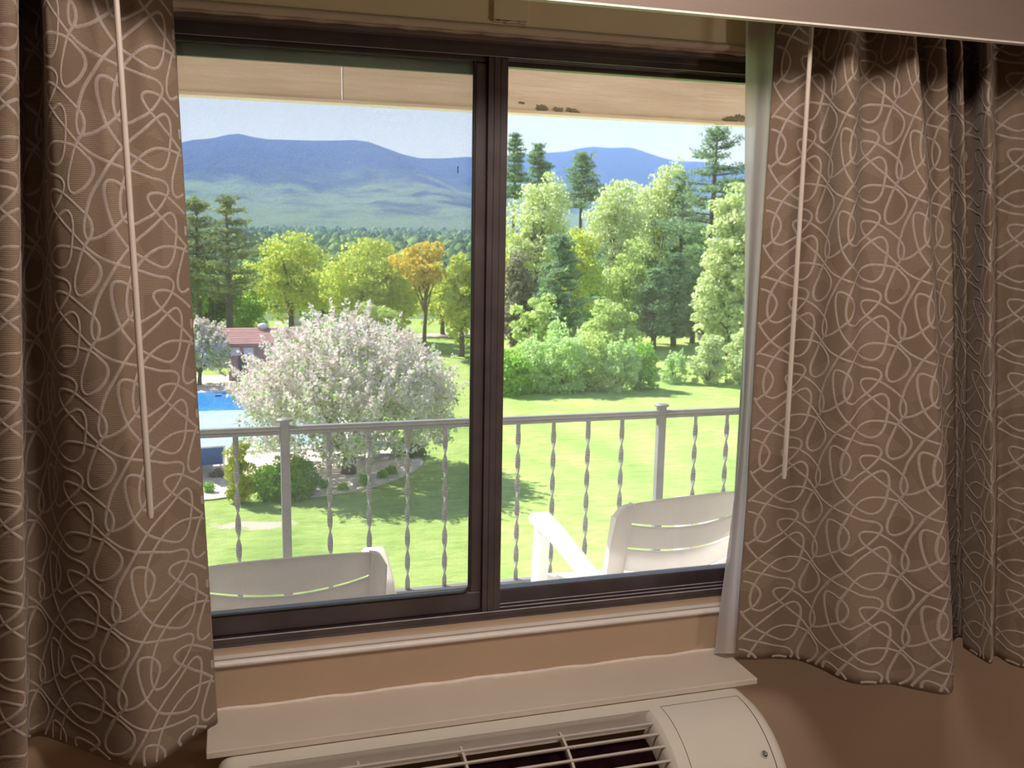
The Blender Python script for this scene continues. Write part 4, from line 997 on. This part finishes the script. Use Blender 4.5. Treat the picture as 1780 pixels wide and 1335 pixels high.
# blossoming trees: crown of upright sprays
def blossom_tree(px, Y, top, half, bot, label, n_spray, base=None, leaf=.05, pale=.0, seed=0):
    rg = np.random.default_rng(seed); x = px_frame(px, Y); gz = GZ; hw = half * (Y + 1.85) / FPX; zt_ = pz(top, px, Y) - gz; zb_ = pz(bot, px, Y) - gz
    root = empty('blossoming_tree', (x, Y, gz), label=label, cat='tree', group='blossoming trees by the pool')
    H_ = zt_ - zb_; mb = MB(); bm_ = MB(); Pw, Nw, Pg, Ng = [], [], [], []
    fork = Vector((.05, 0, max(.5, zb_ * .75)))
    mb.tube([(0, 0, -.05), (.02, 0, fork.z * .5), fork], [hw * .085, hw * .062, hw * .055], 9); mb.build('trunk', M['bark'], root)
    limbs = []
    for i in range(9):
        a = i * 2 * math.pi / 9 + rg.uniform(-.3, .3); q = Vector((math.cos(a) * hw * .55, math.sin(a) * hw * .55, zb_ + H_ * rg.uniform(.3, .62)))
        bm_.tube([fork, fork.lerp(q, .5) + Vector((0, 0, -.1 * H_ * 0)), q], [hw * .032, hw * .022, hw * .010], 6); limbs.append(q)
    bm_.build('limbs', M['bark'], root, kind='stuff')
    for i in range(n_spray):
        d = rg.normal(size=3); d[2] = abs(d[2]) * .95 - .42; d /= np.linalg.norm(d)
        rad = rg.uniform(.55, .93); c = np.array([0, 0, zb_ + H_ * .33]) + d * np.array([hw * (1 - .30 * max(0, d[2])), hw * (.92 - .3 * max(0, d[2])), H_ * (.58 if d[2] > 0 else .62)]) * rad
        c[2] = max(c[2], zb_ + .12 * H_ * rg.random())
        up = np.array([d[0] * .5, d[1] * .5, .75 if d[2] > -.1 else -.1]) + rg.normal(size=3) * .22; L = H_ * rg.uniform(.10, .22); m_ = 52
        t = rg.random((m_, 1)); p_ = c + up * t * L + rg.normal(size=(m_, 3)) * (.085 * hw * (1.25 - t)) * .55
        g_ = rg.random(m_) < (.13 + .16 * (rad < .7) + .12 * (d[2] < 0) + pale)
        nn = rg.normal(size=(m_, 3)) + d * .8
        Pw.append(p_[~g_]); Nw.append(nn[~g_]); Pg.append(p_[g_]); Ng.append(nn[g_])
    for i in range(int(n_spray * .2)):
        d = rg.normal(size=3); d[2] = abs(d[2]) * .9 + .05; d /= np.linalg.norm(d); c = np.array([0, 0, zb_ + H_ * .36]) + d * np.array([hw * (1 - .3 * d[2]), hw * (.92 - .3 * d[2]), H_ * .56]) * rg.uniform(.78, .95)
        up = np.array([d[0] * .7, d[1] * .7, .9]) + rg.normal(size=3) * .15; L = H_ * rg.uniform(.10, .20); m_ = 60; t = rg.random((m_, 1))
        p_ = c + up * t * L + rg.normal(size=(m_, 3)) * (.05 * hw * (1.2 - t)) * .55; g_ = rg.random(m_) < .06; nn = rg.normal(size=(m_, 3)) + d * .8
        Pw.append(p_[~g_]); Nw.append(nn[~g_]); Pg.append(p_[g_]); Ng.append(nn[g_])
    def U_(a): a = np.concatenate(a); return a / (np.linalg.norm(a, axis=1, keepdims=True) + 1e-9)
    leaves_mesh('blossom', np.concatenate(Pw), U_(Nw), leaf, M['blossom'], root)
    leaves_mesh('foliage', np.concatenate(Pg), U_(Ng), leaf * 1.05, M['leaf_mid'], root)
    return root
blossom_tree(602, 22.6, 536, 196, 792, 'large spreading tree covered in white and pink blossom on the lawn', 1000, leaf=.052, seed=5)
blossom_tree(340, 38, 550, 54, 645, 'small white-blossomed tree beyond the pool by the left curtain', 330, leaf=.055, pale=.1, seed=6)

# garden bed, bushes and rocks under the large blossoming tree
def bed(name, pxs, label, z=.035):
    pts = [atz(px, py, GZ) for px, py in pxs]
    poly = [(p.x, p.y) for p in spline([(p.x, p.y) for p in pts] + [(pts[0].x, pts[0].y)], 4)[:-1]] if False else [tuple(q) for q in spline([(p.x, p.y) for p in pts] + [(pts[0].x, pts[0].y)], 4)[:-1]]
    return MB().prism(poly, 'z', GZ + .01, GZ + z).build(name, M['gravel'], kind='structure', label=label)
bed('path_1', [(520, 868), (570, 862), (640, 850), (700, 830), (735, 808), (722, 792), (690, 782), (640, 778), (580, 782), (530, 800), (500, 830)], 'pale gravel bed around the blossoming tree')
bed('path_2', [(280, 870), (330, 872), (380, 868), (430, 858), (470, 838), (480, 812), (430, 800), (360, 806), (300, 812), (270, 840)], 'pale gravel bed below the pool')
shrub(408, 20.6, 772, 27, 868, M['gold_conifer'], 'upright golden-green conifer bush beside the juniper', None, 1.5, .035, name='conifer_bush', cat='bush')
shrub(490, 20.9, 798, 62, 868, M['juniper'], 'wide rounded green juniper bush behind the left railing post', None, 2.6, .036, name='juniper_bush', cat='bush')
shrub(712, 24.2, 762, 32, 806, M['leaf_dark'], 'dark low spreading shrub at the right end of the gravel bed', None, 1.3, .04, name='spreading_shrub')
gt = 'small plants in the gravel bed'
for px, py, w_, h_, lb in ((632, 846, 10, 22, 'green grassy tuft in the middle of the gravel bed'), (664, 833, 7, 15, 'small tuft in the gravel right of the grassy one'), (678, 827, 8, 15, 'small tuft nearest the dark spreading shrub'), (592, 853, 8, 12, 'dark small tuft at the lawn edge below the trunk'), (350, 858, 8, 16, 'yellow-green small plant below the pool'), (366, 832, 12, 15, 'brownish small plant below the lounge chair'), (560, 850, 7, 12, 'small plant beside the juniper')):
    p = atz(px, py, GZ); shrub(px, p.y, py - h_, w_, py, M['leaf_mid'] if 'brown' not in lb else M['leaf_brown'], lb, gt, .55, .03, name='garden_plant', cat='plant')
rr_ = random.Random(5)
rock_meshes = []
for k_ in range(4):
    rows = []
    for i in range(7):
        th = math.pi * i / 6; rows.append([(math.sin(th) * math.cos(a) * rr_.uniform(.8, 1.2), math.sin(th) * math.sin(a) * rr_.uniform(.8, 1.2), math.cos(th) * .6 * rr_.uniform(.85, 1.1)) for a in [2 * math.pi * j / 9 for j in range(9)]])
        rows[-1].append(rows[-1][0])
    me = MB().grid(rows, flip=True).build('garden_rock', M['rock']); rock_meshes.append(me.data); bpy.data.objects.remove(me)
rocks = [(608, 806, 9), (628, 801, 11), (650, 798, 9), (668, 803, 12), (682, 812, 8), (692, 806, 9), (636, 812, 8), (655, 815, 6)]
rl = ['leftmost of the pale rocks edging the gravel bed', 'second pale rock from the left edging the gravel bed', 'third pale rock from the left, at the back of the bed', 'largest pale rock at the back of the gravel bed', 'small pale rock in front of the largest one', 'pale rock beside the dark spreading shrub', 'flat pale rock lying forward in the gravel', 'smallest pale rock nearest the grassy tuft']
for i, (px, py, w_) in enumerate(rocks):
    p = atz(px, py, GZ); s_ = w_ * (p.y + 1.85) / FPX
    o = bpy.data.objects.new('garden_rock', rock_meshes[i % 4]); COL.objects.link(o); o.location = (p.x, p.y, GZ + s_ * .35); o.scale = (s_, s_ * .8, s_ * .8); o.rotation_euler = (0, 0, i * 1.3)
    tag(o, rl[i], 'rock', 'rocks edging the gravel bed')

# ------------------------------------------------------------------ pool, deck, little building, loungers
def gp2(px, py): p = atz(px, py, GZ); return p.x, p.y
xa, ya = gp2(250, 800); x0 = -9.5
yfar, ynear, ymid, ydeck = gp2(330, 687)[1], gp2(330, 790)[1], gp2(330, 720)[1], gp2(330, 655)[1]
MB().box(-14, 4.6, gp2(330, 838)[1], ydeck, GZ - .02, GZ + .045).build('pool_deck', M['deck'], kind='structure', label='pale pink concrete deck around the pool')
pool = empty('swimming_pool', (-3, yfar - 4, GZ + .045), label='rectangular swimming pool with blue water and a pale cover over its near part', cat='pool')
def pb(mb, name, mat, **kw): return par(mb.build(name, mat, None, **kw), pool)
b = MB(); X0, X1 = -12.5, 3.4; b.box(X0, X1, ynear - .35, ynear, GZ + .03, GZ + .11).box(X0, X1, yfar, yfar + .35, GZ + .03, GZ + .11).box(X0, X0 + .35, ynear, yfar, GZ + .03, GZ + .11).box(X1 - .35, X1, ynear, yfar, GZ + .03, GZ + .11)
pb(b, 'coping', M['coping'], bevel=.02)
rows = [[(x, y, GZ + .072 + .006 * math.sin(x * 3.1 + y * 2.3)) for x in np.linspace(X0 + .35, X1 - .35, 60)] for y in np.linspace(ymid, yfar, 24)]
pb(MB().grid(rows), 'water', M['water'])
rows = [[(x, y, GZ + .085 + .012 * math.sin(x * 2.1 + .6 * y) * math.sin(y * 2.7)) for x in np.linspace(X0 + .35, X1 - .35, 70)] for y in np.linspace(ynear, ymid, 50)]
pb(MB().grid(rows), 'pool_cover', M['cover'], label='pale blue pool cover')
px_, py_ = gp2(380, 692); pb(MB().box(px_ - .12, px_ + .12, py_ - .06, py_ + .06, GZ + .08, GZ + .13), 'skimmer_box', M['shed_dark'], bevel=.02)
# small building
sp = atz(398, 664, GZ); SX, SY = sp.x, sp.y
shed = empty('pool_house', (SX + 1.6, SY + 1.3, GZ), label='small rose-coloured pool building with a faded red roof behind the blossoming tree', cat='building')
def sb_(mb, name, mat, **kw): return par(mb.build(name, mat, None, **kw), shed)
zw = at(400, 598, SY).z; zrf = at(400, 571, SY + 1.2).z; SW = 3.2
for i in range(16):
    xa_ = SX + SW * i / 16; sb_(MB().box(xa_ + .006, xa_ + SW / 16 - .006, SY, SY + .04 + .008 * (i % 2), GZ, zw), 'wall_board', M['shed_wall'])
sb_(MB().box(SX, SX + SW, SY + .03, SY + 2.6, GZ, zw), 'walls', M['shed_wall'])
sb_(MB().prism([(SY - .3, zw - .06), (SY - .3, zw + .02), (SY + 1.3, zrf), (SY + 2.9, zw + .02), (SY + 2.9, zw - .06), (SY + 1.3, zrf - .1)], 'x', SX - .18, SX + SW + .18), 'roof', M['roof'], bevel=.015)
for i in range(9):
    f_ = i / 9; y0, y1 = SY - .3 + 1.6 * f_, SY - .3 + 1.6 * (f_ + 1 / 9); z0, z1 = zw + .03 + (zrf - zw - .02) * f_, zw + .03 + (zrf - zw - .02) * (f_ + 1 / 9)
    sb_(MB().add([(SX - .19, y0, z0 + .018), (SX + SW + .19, y0, z0 + .018), (SX + SW + .19, y1, z1), (SX - .19, y1, z1), (SX - .19, y0, z0 - .01), (SX + SW + .19, y0, z0 - .01)], [(0, 1, 2, 3), (4, 5, 1, 0)]), 'shingle_course', M['roof'])
vx = at(457, 570, SY + 1.2).x; sb_(MB().lathe((vx, SY + 1.2, zrf - .12), [(.16, 0), (.16, .12), (.24, .14), (.22, .26), (.12, .32), (.001, .34)], 14), 'roof_vent', M['vent'])
for px, py, w_, h_ in ((408, 611, 8, 7), (432, 612, 8, 8)):
    p = at(px, py, SY); k_ = (SY + 1.85) / FPX; sb_(MB().box(p.x - w_ * k_, p.x + w_ * k_, SY - .03, SY, p.z - h_ * k_, p.z + h_ * k_), 'sign_board', M['sign'], bevel=.01)
p = at(420, 640, SY); sb_(MB().box(p.x - .12, p.x + .42, SY - .02, SY + .01, GZ, GZ + 1.25), 'doorway', M['shed_dark'])
# loungers
def lounger(loc, rz, label, first=[None]):
    if first[0] is None:
        root = empty('pool_lounger', label=label, cat='lounger', group='blue loungers on the pool deck'); first[0] = root
        mb = MB(); mb.box(-.34, -.30, -.95, .95, .28, .33).box(.30, .34, -.95, .95, .28, .33).box(-.34, .34, -.95, -.90, .28, .33); mb.build('frame', M['white_frame'], root, bevel=.01)
        for sx in (-.32, .32):
            for y in (-.75, .55): MB().box(sx - .02, sx + .02, y - .02, y + .02, 0, .3).build('leg', M['white_frame'], root, bevel=.005)
        MB().box(-.30, .30, -.92, .30, .30, .335).build('seat_sling', M['blue_sling'], root, bevel=.01)
        MB().prism([(.28, .31), (.30, .29), (.74, .84), (.72, .86)], 'x', -.29, .29).build('back_sling', M['blue_sling'], root, bevel=.008)
        mb = MB()
        for sx in (-.32, .32): mb.tube([(sx, .27, .30), (sx, .75, .88)], .024, 6)
        mb.tube([(-.32, .75, .88), (.32, .75, .88)], .024, 6); mb.build('back_frame', M['white_frame'], root)
    else:
        root = copy_tree(first[0]); root['label'] = label
    root.location = loc; root.rotation_euler = (0, 0, rz); return root
for (px, py), rz, lb in (((366, 822), math.pi + .1, 'blue lounger with white frame left of the golden conifer bush'), ((328, 818), math.pi - .1, 'blue lounger half hidden by the left curtain'), ((600, 797), 1.2, 'blue lounger seen below the blossom left of the rocks'), ((655, 790), 1.4, 'blue lounger under the blossom nearest the dark shrub')):
    p = atz(px, py, GZ + .05); lounger((p.x, p.y, GZ + .045), rz, lb)
# wire fence between pool and trees
fe = empty('wire_fence', (-2, 43, GZ), label='low wire fence on posts behind the small white-blossomed tree', cat='fence')
for i in range(9):
    x = -4 + i * .95; par(MB().tube([(x, 42.5, GZ), (x, 42.5, GZ + 1.0)], .025, 6).build('post', M['rail'], None), fe)
for z in (.3, .62, .95): par(MB().tube([(-4, 42.5, GZ + z), (3.6, 42.5, GZ + z)], .008, 4).build('wire', M['rail'], None), fe)
# pale path and a far roof glimpsed between the trunks
rows = [[(x, y, ground_z(y) + .03) for x in (5, 9, 14, 20)] for y in (53.5, 55.8)]
MB().grid(rows).build('path_3', M['path'], kind='structure', label='pale path crossing the far lawn')
hx = px_frame(540, 66); hz = pz(548, 540, 66); hs = empty('far_house', (hx, 66, hz), label='far grey-roofed house glimpsed right of the round yellow-green tree', cat='house')
par(MB().box(hx - 1.6, hx + 2.2, 65, 68, ground_z(66) - 1, pz(530, 540, 66)).build('walls', M['sign'], None), hs)
z0, z1 = pz(533, 540, 66), pz(513, 540, 66); par(MB().prism([(64.5, z0), (66.5, z1), (68.5, z0), (68.5, z0 - .1), (64.5, z0 - .1)], 'x', hx - 1.9, hx + 2.5).build('roof', M['grey_brown'], None), hs)
for dx_ in (-.9, .4): par(MB().box(hx + dx_, hx + dx_ + .6, 64.97, 65.02, pz(546, 540, 66), pz(537, 540, 66)).build('window', M['shed_dark'], None), hs)

# ------------------------------------------------------------------ blue haze lying over the valley
def haze():
    m = bpy.data.materials.new('valley_haze'); m.use_nodes = True; nt = m.node_tree; nt.nodes.clear(); out = nt.nodes.new('ShaderNodeOutputMaterial')
    v = nt.nodes.new('ShaderNodeVolumeScatter'); v.inputs['Color'].default_value = (.19, .33, 1.0, 1); v.inputs['Density'].default_value = HAZE; v.inputs['Anisotropy'].default_value = 0
    nt.links.new(v.outputs[0], out.inputs['Volume']); return m
HAZE = .00023
hz_ = MB().box(-4200, 5200, 120, 5600, -60, 470).build('valley_haze', haze(), kind='stuff', label='blue haze hanging over the valley and mountains', cat='haze')
